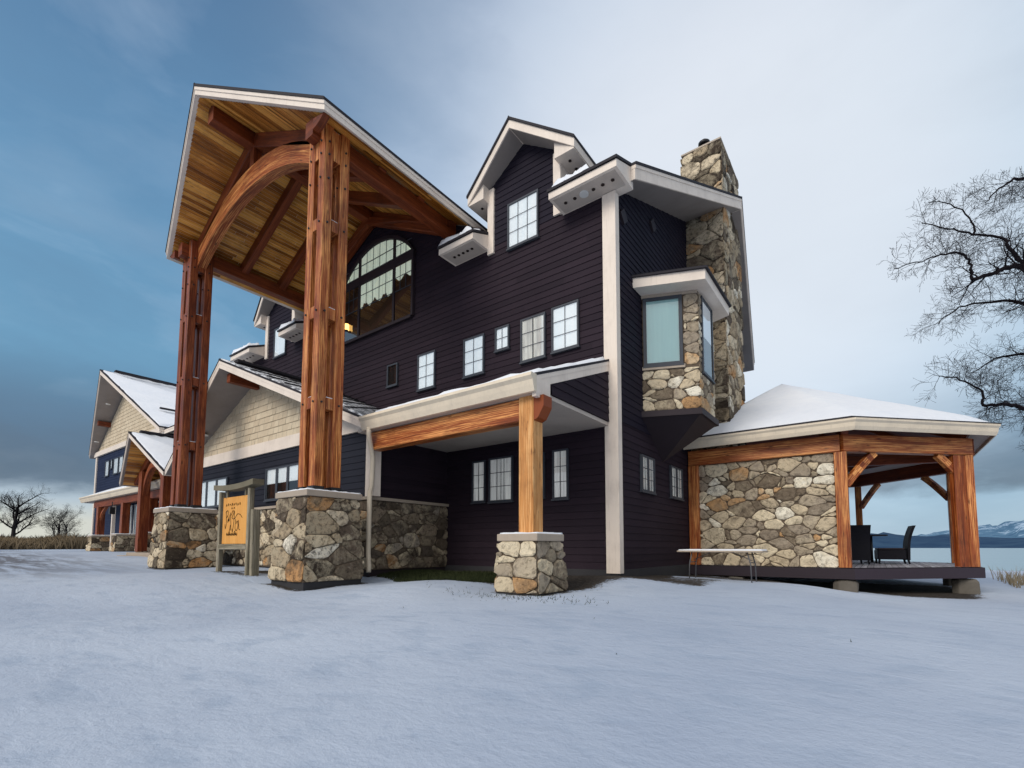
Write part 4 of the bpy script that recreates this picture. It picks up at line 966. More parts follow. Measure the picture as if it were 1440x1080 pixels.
# ================================================================== GROUND
CP = [(0, 0, -.50), (-6, 1, -.48), (4, 2, -.52), (-12, 2, -.42), (-9, 5, -.42), (-12.2, 6.6, -.37), (-12.2, 8.9, -.28), (-14.3, 6.9, -.26), (-16, 7, -.04), (-22.3, 6.8, -.06), (-24, 8.5, .0), (-22.2, 9.2, -.02), (-17.7, 7, .0), (-15.5, 7, -.05),
      (-6.8, 8.6, -.30), (-6.1, 8.8, -.28), (-5, 8, -.30), (-9.5, 9, -.12), (-13, 11, -.06), (-10, 12.8, -.02), (-6.2, 12.9, -.04), (-3, 12, -.24), (-5.9, 15, -.12), (-4.9, 14.9, -.17), (-2.7, 15, -.22), (-5.8, 18.5, -.30),
      (-3.5, 18.6, -.40), (-1, 19.1, -.72), (1, 20.5, -.84), (3, 22.6, -.84), (5, 20, -.86), (1, 15, -.55), (6, 12, -.62), (8, 27, -1.0), (0, 25, -.95), (-4, 28, -.8), (12, 18, -1.0),
      (-36, 8.6, .28), (-33, 10, .33), (-42, 9.6, .5), (-49, 10, .5), (-55, 10, .55), (-40, 5, .38), (-30, 6, .12), (-30, 1, .05), (-45, 0, .4), (-60, 5, .60), (-60, 20, .62), (-80, 15, .64), (-120, 20, .66), (-90, -10, .6), (-20, -4, -.2), (0, -8, -.5), (20, 0, -.8), (18, 35, -1.5), (-10, 35, -.8), (-35, 35, 0)]
def gh(x, y):
    sw = sz = 0
    for a, b_, z in CP:
        d2 = (x-a)**2+(y-b_)**2; w_ = 1/(d2+.35)**1.6; sw += w_; sz += w_*z
    z = sz/sw
    shore = 66+max(0, -x-60)*.9+6*noise.noise(V((x*.03, 0, 5)))
    t = (y-shore+22)/30; t = min(max(t, 0), 1); t = t*t*(3-2*t)
    z = z*(1-t)+(-4.2)*t
    d = math.hypot(x, y)
    z += (.016*noise.noise(V((x*.35, y*.35, 0)))+.003*noise.noise(V((x*2.3, y*2.3, 3))))*(1 if d < 60 else 0)
    return z
def axis(lo, hi, step, far):
    a = []; x = lo
    while x <= hi: a.append(x); x += step
    f = step; x = lo; L = []
    while x > -far: f *= 1.35; x -= f; L.append(x)
    f = step; x = hi; H = []
    while x < far: f *= 1.35; x += f; H.append(x)
    return L[::-1]+a+H
gx = axis(-64, 16, .42, 6000); gyy = axis(-4, 34, .36, 6000)
def build_ground():
    vs = [(x, y, gh(x, y)) for y in gyy for x in gx]; nx = len(gx); fs = []
    for j in range(len(gyy)-1):
        for i in range(nx-1): q = j*nx+i; fs.append((q, q+1, q+nx+1, q+nx))
    m = MB(); m.mesh(vs, fs, True); return m
def ground_mat():
    m, nt = new_mat('snowy_ground'); t = NT(nt); co = t.coord('Object', (1/S,)*3)
    sep = t.n('ShaderNodeSeparateXYZ'); t.l(co, sep.inputs[0])
    n1 = t.noise(co, .12, 4); n2 = t.noise(t.coord('Object', (1.0/S, 1.9/S, 1), (0, 0, -.63)), 1.5, 7, .62, .3); n3 = t.noise(co, 11, 6, .72); n4 = t.noise(co, .5, 5, .6)
    base = t.mix(t.ramp(n1, [(.3, 0), (.7, 1)]), (.37, .44, .565), (.56, .63, .735))
    base = t.mix(t.ramp(n2, [(.32, .45), (.5, 0)]), base, (.31, .395, .52))
    base = t.mix(t.ramp(n3, [(.30, .35), (.45, 0)]), base, (.31, .385, .52))
    # ploughed, slushy drive on the left
    mx = t.math('MULTIPLY', t.math('LESS_THAN', sep.outputs[0], -17), 1.0)
    dm = t.math('SUBTRACT', 1.0, t.math('MINIMUM', t.math('DIVIDE', t.math('ABSOLUTE', t.math('SUBTRACT', sep.outputs[1], t.math('ADD', 3.2, t.math('MULTIPLY', t.math('ADD', sep.outputs[0], 20), -.02)))), 4.5), 1.0))
    fade = t.math('MINIMUM', t.math('MAXIMUM', t.math('MULTIPLY', t.math('ADD', sep.outputs[0], 17.0), -.08), 0), 1)
    st = t.noise(t.coord('Object', (.22/S, 1.5/S, 1)), 1.2, 6, .65, .4)
    slush = t.math('MULTIPLY', t.math('MULTIPLY', t.ramp(st, [(.40, 0), (.56, 1)]), t.math('MULTIPLY', dm, fade)), 1.3)
    base = t.mix(slush, base, (.17, .175, .20))
    # bare earth and gravel close against the walls; under the deck its dark tone also imitates shade
    att = t.n('ShaderNodeAttribute', attribute_name='bare'); 
    soil = t.mix(t.ramp(n3, [(.4, 0), (.6, 1)]), (.020, .016, .014), (.07, .06, .05))
    k = t.math('MULTIPLY', att.outputs['Fac'], t.math('ADD', .55, n2))
    f = t.ramp(t.math('ADD', k, t.math('ADD', t.math('MULTIPLY', t.math('SUBTRACT', n3, .5), 1.5), t.math('MULTIPLY', t.math('SUBTRACT', n4, .5), .9))), [(.42, 0), (.58, 1)])
    base = t.mix(f, base, soil)
    h = t.math('ADD', t.math('MULTIPLY', n2, 1.0), t.math('MULTIPLY', n3, .55))
    t.out(base, .75, .22, bump=h, bstr=.46, bdist=.05); return m
M['ground'] = ground_mat()
gm = build_ground(); ground = gm.build('ground', 'ground'); ground['kind'] = 'structure'
at = ground.data.attributes.new('bare', 'FLOAT', 'POINT')
def bare(x, y):
    f = 0
    def rect(x0, x1, y0, y1, soft):
        dx = max(x0-x, 0, x-x1); dy = max(y0-y, 0, y-y1); return max(0, 1-math.hypot(dx, dy)/soft)
    f = max(f, rect(-13.2, -6.3, 10.4, 13, 1.0), rect(-6.2, -5.7, 13, 19.5, .5), rect(-5.5, -1.3, 19.9, 26, .6), rect(-1.2, 2.0, 21.0, 27, 1.1)*1.0, rect(-17.3, -14.3, 7.9, 9.6, .7)*.75, rect(-6, -4, 12.9, 15, .6)*.6, rect(-7.4, -6.1, 8.85, 10.1, .45)*.72, rect(-14.1, -12.2, 6.8, 8.8, .35)*.66, rect(-23.9, -22.1, 6.8, 8.8, .35)*.6, rect(-17.8, -15.3, 6.9, 7.3, .4)*.6, rect(-6.2, -1.2, 18.3, 19.9, .9)*.62)
    return f
at.data.foreach_set('value', [bare(x, y) for y in gyy for x in gx])

# lake
m, nt = new_mat('lake_water'); t = NT(nt)
n = t.noise(t.coord('Object', (.12, .5, 1)), .5, 5, .6)
t.out(t.mix(n, (.28, .40, .45), (.38, .50, .55)), .25, .5, bump=n, bstr=.25, bdist=.3); M['water'] = m
b = MB(); b.poly([(-9000, 40, -2.6), (9000, 40, -2.6), (9000, 9000, -2.6), (-9000, 9000, -2.6)]); lake = b.build('lake_water', 'water'); lake['kind'] = 'structure'
# far hills
def hill_mat(name, lo, hi, snow=None, sn=(60, 200)):
    m, nt = new_mat(name); t = NT(nt); co = t.coord('Object'); sep = t.n('ShaderNodeSeparateXYZ'); t.l(co, sep.inputs[0])
    n = t.noise(co, .006, 8, .68); n2 = t.noise(co, .0025, 6, .6)
    c = t.mix(t.ramp(n, [(.4, 0), (.6, 1)]), lo, hi)
    if snow:
        k = t.math('ADD', t.math('DIVIDE', t.math('SUBTRACT', sep.outputs[2], sn[0]), sn[1]-sn[0]), t.math('MULTIPLY', t.math('SUBTRACT', n, .5), 5))
        c = t.mix(t.ramp(k, [(.35, 0), (.65, 1)]), c, snow)
    e = t.out(c, .95, .05); return m
M['hill'] = hill_mat('hazed_forest_hills', (.022, .055, .115), (.040, .085, .150))  # blue aerial haze mixed straight into the forest colours
M['peak'] = hill_mat('hazed_snowy_mountain', (.075, .16, .26), (.14, .26, .38), (.42, .55, .68), (120, 620))  # haze tint put into both rock and snow colours
def ridge(name, dist, prof_, mat, seed, rough, lab):
    m = MB(); n = 260; rows = 7; vs = []; fs = []
    az0, az1 = prof_[0][0], prof_[-1][0]
    def hh(a):
        for (a0, h0), (a1, h1) in zip(prof_, prof_[1:]):
            if a0 <= a <= a1: f = (a-a0)/(a1-a0); f = f*f*(3-2*f); return h0+(h1-h0)*f
        return prof_[-1][1]
    for j in range(rows+1):
        for i in range(n+1):
            a = az0+(az1-az0)*i/n; h = hh(a); r = dist*(1+.5*j/rows)
            nz = noise.fractal(V((a*.35*rough, seed, j*.4)), 1.0, 2.1, 6)
            z = (h+h*.38*nz)*math.sin(min(1, j/rows)*PI/2)**.8-(6 if j == 0 else 0)
            A = math.radians(a); vs.append((r*math.sin(A), r*math.cos(A), z-2))
    for j in range(rows):
        for i in range(n): q = j*(n+1)+i; fs.append((q, q+1, q+n+2, q+n+1))
    m.mesh(vs, fs, True); o = m.build(name, mat); o['kind'] = 'structure'; return o
# azimuth measured from +Y towards +X
ridge('hills', 4200, [(-60, 10), (-30, 60), (-4, 170), (-.5, 150), (4, 105), (8, 85), (12, 95), (20, 110), (40, 90), (60, 40)], 'hill', 2.0, 1.0, '')
ridge('mountains', 8200, [(-30, 0), (-8, 120), (0, 170), (4, 240), (8, 390), (11, 440), (14, 520), (18, 600), (28, 500), (50, 200)], 'peak', 7.0, 1.6, '')

# ------------------------------------------------------------ vegetation
m, nt = new_mat('bark'); t = NT(nt); n = t.noise(t.coord('Object', (3, 3, .8)), 4, 5); t.out(t.mix(n, (.020, .018, .022), (.05, .044, .045)), .9, .15, bump=n, bstr=.5, bdist=.02); M['bark'] = m
m, nt = new_mat('twig_bark'); t = NT(nt); n = t.noise(t.coord('Object'), 2, 3); t.out(t.mix(n, (.008, .007, .011), (.022, .018, .020)), .9, .05); M['twig'] = m
def smooth(pts, n=5, wob=.0, r=None):
    out = []; P = [V(p) for p in pts]
    for i in range(len(P)-1):
        p0, p1, p2, p3 = P[max(i-1, 0)], P[i], P[i+1], P[min(i+2, len(P)-1)]
        for k in range(n):
            t = k/n; q = .5*((2*p1)+(p2-p0)*t+(2*p0-5*p1+4*p2-p3)*t*t+(3*p1-p0-3*p2+p3)*t**3)
            if wob and (i or k): q = q+V((r.uniform(-wob, wob), r.uniform(-wob, wob), r.uniform(-wob, wob)))
            out.append(q)
    out.append(P[-1]); return out
def twigs(mb, path, r0, r1, r, level, L, dens, grav, spread=1.0):
    """child branches along a limb"""
    tot = sum((path[i+1]-path[i]).length for i in range(len(path)-1)); 
    if tot <= 0: return
    n = max(2, int(tot*dens)); 
    for c in range(n):
        t = (.12 if level == 0 else .2)+(1-(.12 if level == 0 else .2))*(c+r.random())/n; t = min(t, .995); d = t*tot; i = 0
        while i < len(path)-2 and d > (path[i+1]-path[i]).length: d -= (path[i+1]-path[i]).length; i += 1
        seg = path[i+1]-path[i]; p = path[i]+seg*min(1, d/max(seg.length, 1e-5)); dr = seg.normalized()
        ax = V((r.gauss(0, 1), r.gauss(0, 1), r.gauss(0, 1))).normalized(); side = (ax-dr*ax.dot(dr)).normalized()
        nd = (dr*r.uniform(.35, .9)+side*spread*r.uniform(.6, 1.1)+V((0, 0, grav))).normalized()
        ll = L*r.uniform(.45, 1.15)*(1-.45*t); k = 6 if level < 2 else 4; q = p; pts = [q]
        for s in range(k):
            nd = (nd+V((r.uniform(-1, 1), r.uniform(-1, 1), r.uniform(-1, 1)))*.22+V((0, 0, grav*.25))).normalized(); q = q+nd*ll/k; pts.append(q)
        rb = (r0+(r1-r0)*t)*.50; re = max(rb*.32, .0065)
        mb.tube(pts, [rb+(re-rb)*s/k for s in range(k+1)], 4 if level < 1 else 3, cap=False)
        if level < LV: twigs(mb, pts, rb, re, r, level+1, L*.52, dens*1.75, grav*1.1, spread)
LV = 2
LIMBS = {
'trunk': [(9.46, 35.68, -2.26), (9.47, 35.38, 1.12), (9.29, 34.94, 4.5), (9.11, 34.5, 7.88), (9.1, 34.46, 11.01), (8.94, 34.12, 14.82), (8.97, 34.06, 18.4), (9.22, 33.96, 21.51)],
'l1': [(9.09, 34.3, 9.91), (7.63, 32.55, 12.07), (5.92, 30.44, 13.46), (5.15, 29.51, 13.28), (3.88, 28.28, 12.64)],
'l1b': [(3.88, 28.28, 12.64), (3.82, 28.05, 13.33), (3.49, 27.65, 13.68), (2.78, 26.9, 13.5), (2.32, 26.35, 13.19), (1.07, 25.13, 12.59)],
'l2': [(6.76, 31.48, 12.74), (6.09, 31.26, 13.97), (5.64, 31.09, 14.82), (5.41, 31.11, 15.55), (4.36, 30.57, 15.82), (3.39, 29.96, 16.12), (2.4, 29.57, 16.63)],
'l2b': [(4.36, 30.57, 15.82), (4.29, 30.69, 16.71), (3.37, 30.18, 17.64), (2.72, 29.94, 17.78)],
'l3': [(9.11, 34.5, 7.88), (7.87, 33.74, 11.79), (6.34, 33.03, 12.78), (5.13, 32.38, 12.99), (3.85, 31.84, 12.85), (2.97, 31.51, 12.12)],
'l4': [(9.21, 34.82, 5.18), (7.36, 32.72, 6.73), (5.7, 31.09, 7.21), (4.95, 30.29, 7.28), (4.15, 29.47, 7.22), (4.05, 29.22, 7.77), (3.31, 28.51, 8.3), (2.51, 27.79, 8.4)],
'l6': [(8.94, 34.12, 14.82), (7.69, 32.64, 17.01), (6.32, 31.29, 18.11), (5.47, 30.58, 17.73), (4.74, 30.0, 16.89)],
'l8': [(9.11, 34.5, 7.88), (10.61, 35.83, 10.75), (12.69, 37.87, 13.13), (14.74, 39.89, 14.1)],
'l9': [(8.94, 34.12, 14.82), (10.9, 36.12, 18.07), (12.43, 37.03, 20.18)],
'l10': [(9.29, 34.94, 4.5), (10.84, 35.27, 6.4), (12.21, 35.58, 7.25)],
'l11': [(9.09, 34.3, 9.91), (7.58, 35.01, 10.5), (6.67, 35.54, 11.01), (5.55, 35.36, 10.91), (4.5, 35.15, 10.29)]}
tree = thing('bare_tree', 'large bare tree reaching crooked branches in from the right above the gazebo roof', 'tree', (9.46, 35.68, -2.2))
tm = MB(); cm = MB(); r = random.Random(11)
for k, pts in LIMBS.items():
    sp = smooth(pts, 5, .05 if k != 'trunk' else 0, r); n = len(sp)
    ra, rb = {'trunk': (.42, .10), 'l1': (.17, .075), 'l1b': (.065, .016), 'l2': (.10, .02), 'l2b': (.05, .015)}.get(k, (.12, .02))
    (tm if k == 'trunk' else cm).tube(sp, [ra+(rb-ra)*i/(n-1) for i in range(n)], 10 if k == 'trunk' else 6, cap=False)
    if k != 'trunk': twigs(cm, sp, ra*.5, rb, r, 0, 2.2 if k not in ('l1b', 'l2b') else 1.6, 3.5, .06 if k in ('l2', 'l2b', 'l6', 'l7') else -.05)
tm.build('trunk', 'bark', tree); cm.build('branches', 'twig', tree)
def bare_tree(base, h, label, seed, stems=1, lean=(0, 0, 0), w_=1.0, group=None):
    global LV
    r = random.Random(seed); T = thing('bare_tree', label, 'tree', base, group); a = MB(); c = MB(); LV = 2
    for s in range(stems):
        d = V(lean)+V((r.uniform(-.25, .25), r.uniform(-.25, .25), 0))*(stems > 1); p = V(base)+V((r.uniform(-.6, .6), r.uniform(-.6, .6), -.5))*(1 if stems > 1 else .3)
        pts = [p]; n = 6
        for k in range(n): p = p+V((d.x, d.y, 1)).normalized()*h*.55/n+V((r.uniform(-.15, .15), r.uniform(-.15, .15), 0)); pts.append(p)
        sp = smooth(pts, 2); R0 = h*.028/(stems**.4); a.tube(sp, [R0*(1-.6*i/(len(sp)-1)) for i in range(len(sp))], 8, cap=False)
        for b_ in range(9 if stems == 1 else 4):
            t = .35+.65*b_/8 if stems == 1 else .4+.6*b_/3; q = sp[int(t*(len(sp)-1))]; ang = b_*2.4+r.random(); out = r.uniform(.5, 1.0)*w_
            P = [q]; dd_ = V((math.cos(ang)*out, math.sin(ang)*out, .62+.5*t)).normalized()
            for k in range(5): dd_ = (dd_+V((r.uniform(-.25, .25), r.uniform(-.25, .25), .03))).normalized(); P.append(P[-1]+dd_*h*.46/5*(1.1-.35*t))
            c.tube(P, [R0*.42*(1-.15*k) for k in range(6)], 5, cap=False); twigs(c, P, R0*.34, R0*.14, r, 0, h*.22, 2.1*15/h, .10, .9)
    a.build('trunk', 'bark', T); c.build('branches', 'twig', T)
bare_tree((-145, 18.2, .6), 15.5, 'bare spreading tree with a leaning trunk at the far left edge', 3, 1, (.16, .05, 0), 1.25)
bare_tree((-155, 27.0, .6), 11.5, 'smaller round bare tree with several stems beside the far end of the lodge', 5, 4, (0, 0, 0), .9)
# brush strip at the field edge
def brush(name, x0, x1, y0, y1, n, h, seed, mat, zf, wx=1.0):
    r = random.Random(seed); m = MB()
    for _ in range(n):
        x, y = r.uniform(x0, x1), r.uniform(y0, y1); z = zf(x, y)-.05; hh = h*r.uniform(.35, 1.1)*(0.7+.5*noise.noise(V((x*.25, y*.25, seed))))
        for s in range(3):
            dx, dy = r.gauss(0, .35)*hh, r.gauss(0, .35)*hh; wd = .012*wx*r.uniform(.6, 1.4)
            p, q, e = V((x, y, z)), V((x+dx*.4, y+dy*.4, z+hh*.6)), V((x+dx, y+dy, z+hh))
            m.poly([p-V((0, wd, 0))-V((wd, 0, 0)), p+V((wd, wd, 0)), q+V((wd, wd, 0))*.8, q-V((wd, wd, 0))*.8]); m.poly([q-V((wd, wd, 0))*.8, q+V((wd, wd, 0))*.8, e])
    return m.build(name, mat)
M['brush'] = plain('dry_brown_brush', (.24, .185, .12), .9, .1, nscale=.6, var=.6); M['brush_dark'] = plain('dark_brush', (.03, .034, .035), .9, .1, nscale=.3)
M['dry_grass'] = plain('dry_straw_grass', (.30, .25, .17), .9, .1, nscale=2)
o = brush('brush', -92, -72, -14, 24, 9000, 1.9, 5, 'brush', lambda x, y: .62, 4.0); o['kind'] = 'stuff'; tag(o, 'tangled dry brown brush along the far edge of the snowy drive', 'brush')
o = brush('far_thicket', -150, -118, -30, 60, 9000, 3.0, 8, 'brush_dark', lambda x, y: .6, 9.0); o['kind'] = 'stuff'; tag(o, 'dark distant thicket on the horizon below the left trees', 'thicket')
o = brush('dry_grass', 4.6, 9.5, 24.5, 34, 520, .95, 9, 'dry_grass', gh, 1.0); o['kind'] = 'stuff'; tag(o, 'pale dry grass tufts on the shore right of the gazebo', 'dry grass')
m, nt = new_mat('winter_lawn'); t = NT(nt); isl = t.island(); t.out(t.mix(isl, (.012, .018, .006), (.045, .055, .022)), .8, .15); M['lawn'] = m
r = random.Random(4); g_ = MB()
for _ in range(26000):
    x, y = r.uniform(-13.2, -7.2), r.uniform(9.2, 11.9)
    if y < 9.75+.6*noise.noise(V((x*.9, y*.9, 1)))+.25*(x > -8.5)*(x+8.5): continue
    z = gh(x, y)-.01; hh = r.uniform(.04, .13); dx, dy = r.gauss(0, .04), r.gauss(0, .04); wd = .010; a = r.random()*PI
    cx_, cy_ = math.cos(a)*wd, math.sin(a)*wd; g_.poly([(x-cx_, y-cy_, z), (x+cx_, y+cy_, z), (x+dx, y+dy, z+hh)])
for _ in range(260):   # stray blades through the snow
    x, y = r.uniform(-9, 5), r.uniform(3, 9); 
    if r.random() < .985: x, y = r.gauss(-6.5, 1.2), r.gauss(8.4, .35)
    if -7.5 < x < -6.05 and y > 8.75: continue
    z = gh(x, y)-.01; g_.poly([(x-.008, y, z), (x+.008, y, z), (x+r.gauss(0, .04), y+r.gauss(0, .03), z+r.uniform(.03, .09))])
o = g_.build('lawn_grass', 'lawn'); o['kind'] = 'stuff'; tag(o, 'strip of green grass free of snow under the porch eave', 'grass')

# ------------------------------------------------------------ loose things
# routed sign on timber posts
sg = thing('entry_sign', 'orange wooden sign with script lettering hung in a weathered timber frame', 'sign', (-16.6, 7.0, -.05))
for x in (-17.66, -15.62): 
    part(lambda b: b.beam((x, 7.0, -.25), (x, 7.0, 2.62), .13, .16, up=(0, 1, 0)), 'post', 'sign_post', sg)
part(lambda b: b.beam((-15.44, 7.10, -.3), (-15.46, 7.08, 1.95), .15, .24, up=(0, 1, 0)), 'rear_post', 'sign_post', sg)
b = MB(); n = 12
for k in range(n):
    x0, x1 = -17.95+k*(2.75/n), -17.95+(k+1)*(2.75/n); zf = lambda x: 2.62+.07*((x+16.6)/1.3)**2
    b.prism([(x0, 6.84, zf(x0)), (x1, 6.84, zf(x1)), (x1, 6.84, zf(x1)+.17), (x0, 6.84, zf(x0)+.17)], (0, .34, 0))
b.build('top_rail', 'sign_post', sg, weld=True)
part(lambda b: b.beam((-17.6, 7.0, .80), (-15.65, 7.0, .80), .16, .17), 'bottom_rail', 'sign_post', sg)
for x in (-17.25, -15.95): part(lambda b: b.beam((x, 7.0, 2.38), (x, 7.0, 2.62), .07, .07), 'hanger', 'sign_post', sg)
b = MB(); b.beam((-16.62, 7.0, .90), (-16.62, 7.0, 2.41), 1.68, .07, up=(0, 1, 0), ch=.01); bd = b.build('board', 'sign_board', sg)
def strokes(lines, wd, name='lettering'):
    for ln in lines:
        mbx = MB()
        for (x0, z0), (x1, z1) in zip(ln, ln[1:]):
            a, e = V((x0, 0, z0)), V((x1, 0, z1)); d = e-a
            if d.length < 1e-4: continue
            d.normalize(); nrm = V((-d.z, 0, d.x))*wd/2; a2, e2 = a-d*wd*.4, e+d*wd*.4
            P = [(a2+nrm), (e2+nrm), (e2-nrm), (a2-nrm)]; mbx.prism([(p.x, 6.962, p.z) for p in P], (0, -.006, 0))
        mbx.build('letter', 'letter', bd)
ox, oz = -17.43, .98
def curve(pts, n=6): return [(p.x+ox, p.z+oz) for p in smooth([V((a, 0, b_)) for a, b_ in pts], n)]
strokes([curve([(.22, .98), (.26, .60), (.20, .42), (.16, .55)]), curve([(.20, .94), (.34, 1.0), (.36, .86), (.24, .76)]), curve([(.36, .80), (.42, .70), (.36, .62), (.40, .74), (.46, .66), (.50, .86)]), curve([(.54, .92), (.60, .44), (.52, .36), (.56, .52)]),
         curve([(.60, .84), (.70, .98), (.78, .92), (.66, .76), (.84, .72), (1.02, .86), (1.22, .84), (1.36, .74)]), curve([(.82, .98), (.80, .62), (.72, .30), (.68, .40)]), curve([(.92, .70), (.90, .42), (1.0, .34), (1.10, .48), (1.04, .64), (.96, .56)]), curve([(1.12, .66), (1.16, .40), (1.24, .36)])], .017)
strokes([curve([(.30+.11*k, .20), (.33+.11*k, .27), (.36+.11*k, .18), (.40+.11*k, .24)]) for k in range(7)]+[curve([(.46, .27), (.50, .33), (.53, .24)]), curve([(.84, .26), (.90, .33), (.94, .22)])], .012)
strokes([curve([(.20+.135*k, 1.14+.02*(k % 3)), (.23+.135*k, 1.21+.02*(k % 2)), (.27+.135*k, 1.15+.01*k % 2*.02)]) for k in range(8)]+[curve([(.60, 1.04), (.63, 1.09), (.66, 1.04)]), curve([(.76, 1.04), (.79, 1.09), (.82, 1.05)])], .012)

# folding table
ft = thing('folding_table', 'snow dusted folding table with bent metal legs against the stone wall of the gazebo', 'table', (-3.85, 15.2, -.18))
c = MB(); c.box(-5.05, -2.62, 14.85, 15.75, .64, .69); o = c.build('tabletop', 'cap', ft); bev(o, .02)
c = MB(); snow_slab(c, [(-5.03, 14.87, .692), (-2.64, 14.87, .692), (-2.64, 15.73, .692), (-5.03, 15.73, .692)], .035, .15, .03, 171); c.build('snow', 'snow', ft)
for x, s in ((-4.72, 1), (-2.95, -1)):
    for y in (14.98, 15.62):
        c = MB(); c.tube([(x+s*.1, y, .64), (x+s*.02, y, .3), (x, y, gh(x, y)-.06)], .018, 8); c.build('leg', 'iron_grey', ft)
    c = MB(); c.tube([(x+s*.04, 14.98, .34), (x+s*.04, 15.62, .34)], .014, 6); c.build('crossbar', 'iron_grey', ft)
    c = MB(); c.tube([(x+s*.05, 15.3, .4), (x+s*.55, 15.3, .63)], .012, 6); c.build('stay', 'iron_grey', ft)
# wicker chairs
def make_chair(label, base, rz):
    T = thing('wicker_chair', label, 'chair', (0, 0, 0), 'wicker chairs on the gazebo deck')
    T['_base'] = [0, 0, 0]; w_ = .46
    c = MB(); n = 9; prof_ = []
    for k in range(n+1):
        t = k/n; z = .16+1.42*t; y = -.48-.05*t-.30*max(0, t-.45)**1.6*1.6; prof_.append((y, z))
    pts = [(y, z) for y, z in prof_]+[(y-.06-.03*(1-abs(2*i/n-1)), z+.02) for i, (y, z) in reversed(list(enumerate(prof_)))]
    m = len(pts)
    for i in range(n):
        a0, a1 = prof_[i], prof_[i+1]; th = .09
        c.prism([(-w_, a0[0], a0[1]), (-w_, a1[0], a1[1]), (-w_, a1[0]-th, a1[1]), (-w_, a0[0]-th, a0[1])], (2*w_, 0, 0))
    c.build('backrest', 'wicker', T, weld=True)
    c = MB(); c.box(-w_, w_, -.46, .52, .18, .58); o = c.build('seat', 'wicker', T); bev(o, .04)
    c = MB(); c.box(-w_+.03, w_-.03, -.42, .50, .582, .66); o = c.build('cushion', 'dark_soffit', T); bev(o, .03)
    for sx in (-1, 1):
        for y in (-.5, .46):
            c = MB(); c.tube([(sx*(w_-.07), y, .2), (sx*(w_-.05), y-.05*(y < 0), 0)], [.045, .03], 8); c.build('leg', 'wicker', T)
    T.location = V(base)*S; T.rotation_euler = (0, 0, rz); return T
ch = make_chair('black wicker chair seen from behind, next to the gazebo corner post', (-.86, 24.3, .104), math.radians(16))
def copy_tree(o, parent=None):
    c = o.copy(); col.objects.link(c); c.parent = parent
    for k in [q for q in D.objects if q.parent == o]: copy_tree(k, c)
    return c
c2 = copy_tree(ch); c2['label'] = 'black wicker chair seen from the side with its curved back towards the lake'; c2.location = V((.42, 25.6, .104))*S; c2.rotation_euler = (0, 0, math.radians(98))
gt = thing('patio_table', 'small round dark pedestal table between the two wicker chairs', 'table', (-.35, 27.0, .1))
c = MB(); c.tube([(-.25, 27.0, 1.30), (-.25, 27.0, 1.36)], .62, 28, sm=False); c.build('tabletop', 'deck', gt)
c = MB(); c.tube([(-.25, 27.0, .1), (-.25, 27.0, 1.3)], .06, 10); c.tube([(-.25, 27.0, .1), (-.25, 27.0, .14)], .3, 16); c.build('pedestal', 'iron', gt)
# warm bulb in the wall lantern
m, nt = new_mat('lit_lantern_glass'); t = NT(nt); p = t.out((.9, .6, .2), .4); p.inputs['Emission Color'].default_value = (1, .55, .15, 1); p.inputs['Emission Strength'].default_value = 3.0; M['lit'] = m
b = MB(); b.tube([(-19.93, YF-.2, 11.05), (-19.93, YF-.2, 11.33)], .115, 10); b.build('lantern_glass', 'lit', sc_)

# ================================================================== SKY, SUN, CAMERA
W = D.worlds.new('World'); scene.world = W; W.use_nodes = True; nt = W.node_tree; nt.nodes.clear(); t = NT(nt)
sun_el, sun_az = math.radians(33), math.radians(186)   # azimuth clockwise from +Y
sky = t.n('ShaderNodeTexSky', sky_type='NISHITA', sun_disc=False, sun_elevation=sun_el, sun_rotation=sun_az)
tc = t.n('ShaderNodeTexCoord'); dirv = tc.outputs['Generated']; sep = t.n('ShaderNodeSeparateXYZ'); t.l(dirv, sep.inputs[0])
el = sep.outputs[2]
mp = t.n('ShaderNodeMapping'); mp.inputs['Scale'].default_value = (1, 1, 2.6); t.l(dirv, mp.inputs[0])
cn = t.noise(mp.outputs[0], 2.1, 6, .55, .4); cn2 = t.noise(mp.outputs[0], 6.5, 6, .6, .3)
elw = t.math('ADD', el, t.math('MULTIPLY', t.math('SUBTRACT', cn2, .5), .055))
grad = t.ramp(elw, [(0, (.58, .68, .76)), (.070, (.50, .60, .68)), (.098, (.105, .155, .215)), (.17, (.10, .215, .34)), (.30, (.17, .385, .58)), (.55, (.145, .32, .53)), (.85, (.065, .13, .27))])
def blob(d, lo, hi):
    vm = t.n('ShaderNodeVectorMath', operation='DOT_PRODUCT'); t.l(dirv, vm.inputs[0]); vm.inputs[1].default_value = d
    return t.ramp(vm.outputs['Value'], [(lo, 0), (hi, 1)], 'EASE')
g1 = blob((-.16, .83, .53), .66, 1.0)
skyc = t.mix(t.math('POWER', g1, 1.25), grad, (.70, .80, .95))
g2 = blob((.06, .94, .34), .86, 1.0); skyc = t.mix(t.math('MULTIPLY', g2, .55), skyc, (.34, .62, .80))
skyc = t.mix(t.ramp(cn, [(.36, .34), (.55, 0)]), skyc, (.125, .255, .42)); skyc = t.mix(t.ramp(cn, [(.50, 0), (.72, .45)]), skyc, (.50, .63, .80))
low = t.math('MULTIPLY', t.ramp(elw, [(.0, 0), (.078, 0), (.10, .92), (.17, .75), (.28, 0)]), t.ramp(cn2, [(.30, .55), (.55, 1)]))
skyc = t.mix(low, skyc, (.105, .155, .225))
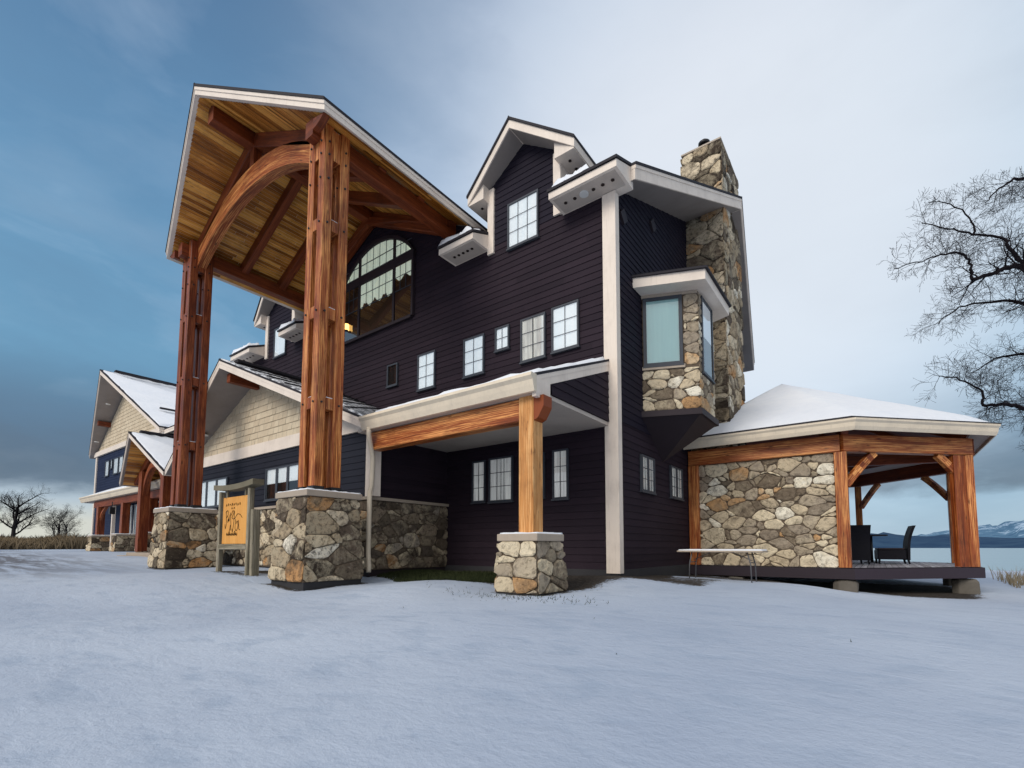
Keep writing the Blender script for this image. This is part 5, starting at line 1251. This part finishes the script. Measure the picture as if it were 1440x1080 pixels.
cn3 = t.noise(mp.outputs[0], 3.2, 6, .55, .2)
skyc = t.mix(t.ramp(cn3, [(.34, .16), (.55, 0)]), skyc, (.14, .24, .38)); skyc = t.mix(t.ramp(cn3, [(.50, 0), (.74, .16)]), skyc, (.55, .66, .79))
gl = blob((-.16, .84, .52), .86, 1.0); skyc = t.mix(t.math('MULTIPLY', gl, .80), skyc, (.90, .94, 1.0))
g3 = blob((-.99, .14, .03), .985, 1.0); hz = t.ramp(el, [(0, 1), (.04, 1), (.075, 0)]); skyc = t.mix(t.math('MULTIPLY', t.math('MULTIPLY', g3, hz), .55), skyc, (.86, .80, .60))
back = blob((.48, -.72, .50), -.1, 1.0); skyc = t.mix(t.math('MULTIPLY', back, .8), skyc, (1.15, 1.10, 1.04))
skys = t.mix(1.0, sky.outputs[0], (.10, .10, .10), 'MULTIPLY')
fin = t.mix(.12, skyc, skys)
bg = t.n('ShaderNodeBackground'); bg.inputs['Strength'].default_value = 1.0; t.l(fin, bg.inputs[0]); ow = t.n('ShaderNodeOutputWorld'); t.l(bg.outputs[0], ow.inputs[0])

sl = D.lights.new('sun', 'SUN'); sl.energy = 1.9; sl.angle = math.radians(26); sl.color = (1.0, .93, .84); so = D.objects.new('sun', sl); col.objects.link(so)
sd_ = V((math.sin(sun_az)*math.cos(sun_el), math.cos(sun_az)*math.cos(sun_el), math.sin(sun_el)))
so.rotation_euler = sd_.to_track_quat('Z', 'Y').to_euler(); so.location = sd_*40

cam = D.cameras.new('camera'); co_ = D.objects.new('camera', cam); col.objects.link(co_); scene.camera = co_
cam.sensor_width = 36; cam.lens = 678.47/1440*36; cam.shift_x = (720-740)/1440; cam.shift_y = (720-540)/1440; cam.clip_end = 30000; cam.clip_start = .05
co_.location = (0, 0, .78*S); co_.rotation_euler = (math.radians(90+4.2148), 0, math.radians(36.04))
scene.view_settings.view_transform = 'Standard'; scene.view_settings.look = 'None'; scene.view_settings.exposure = 0
for o in D.objects:
    if '_base' in o: del o['_base']
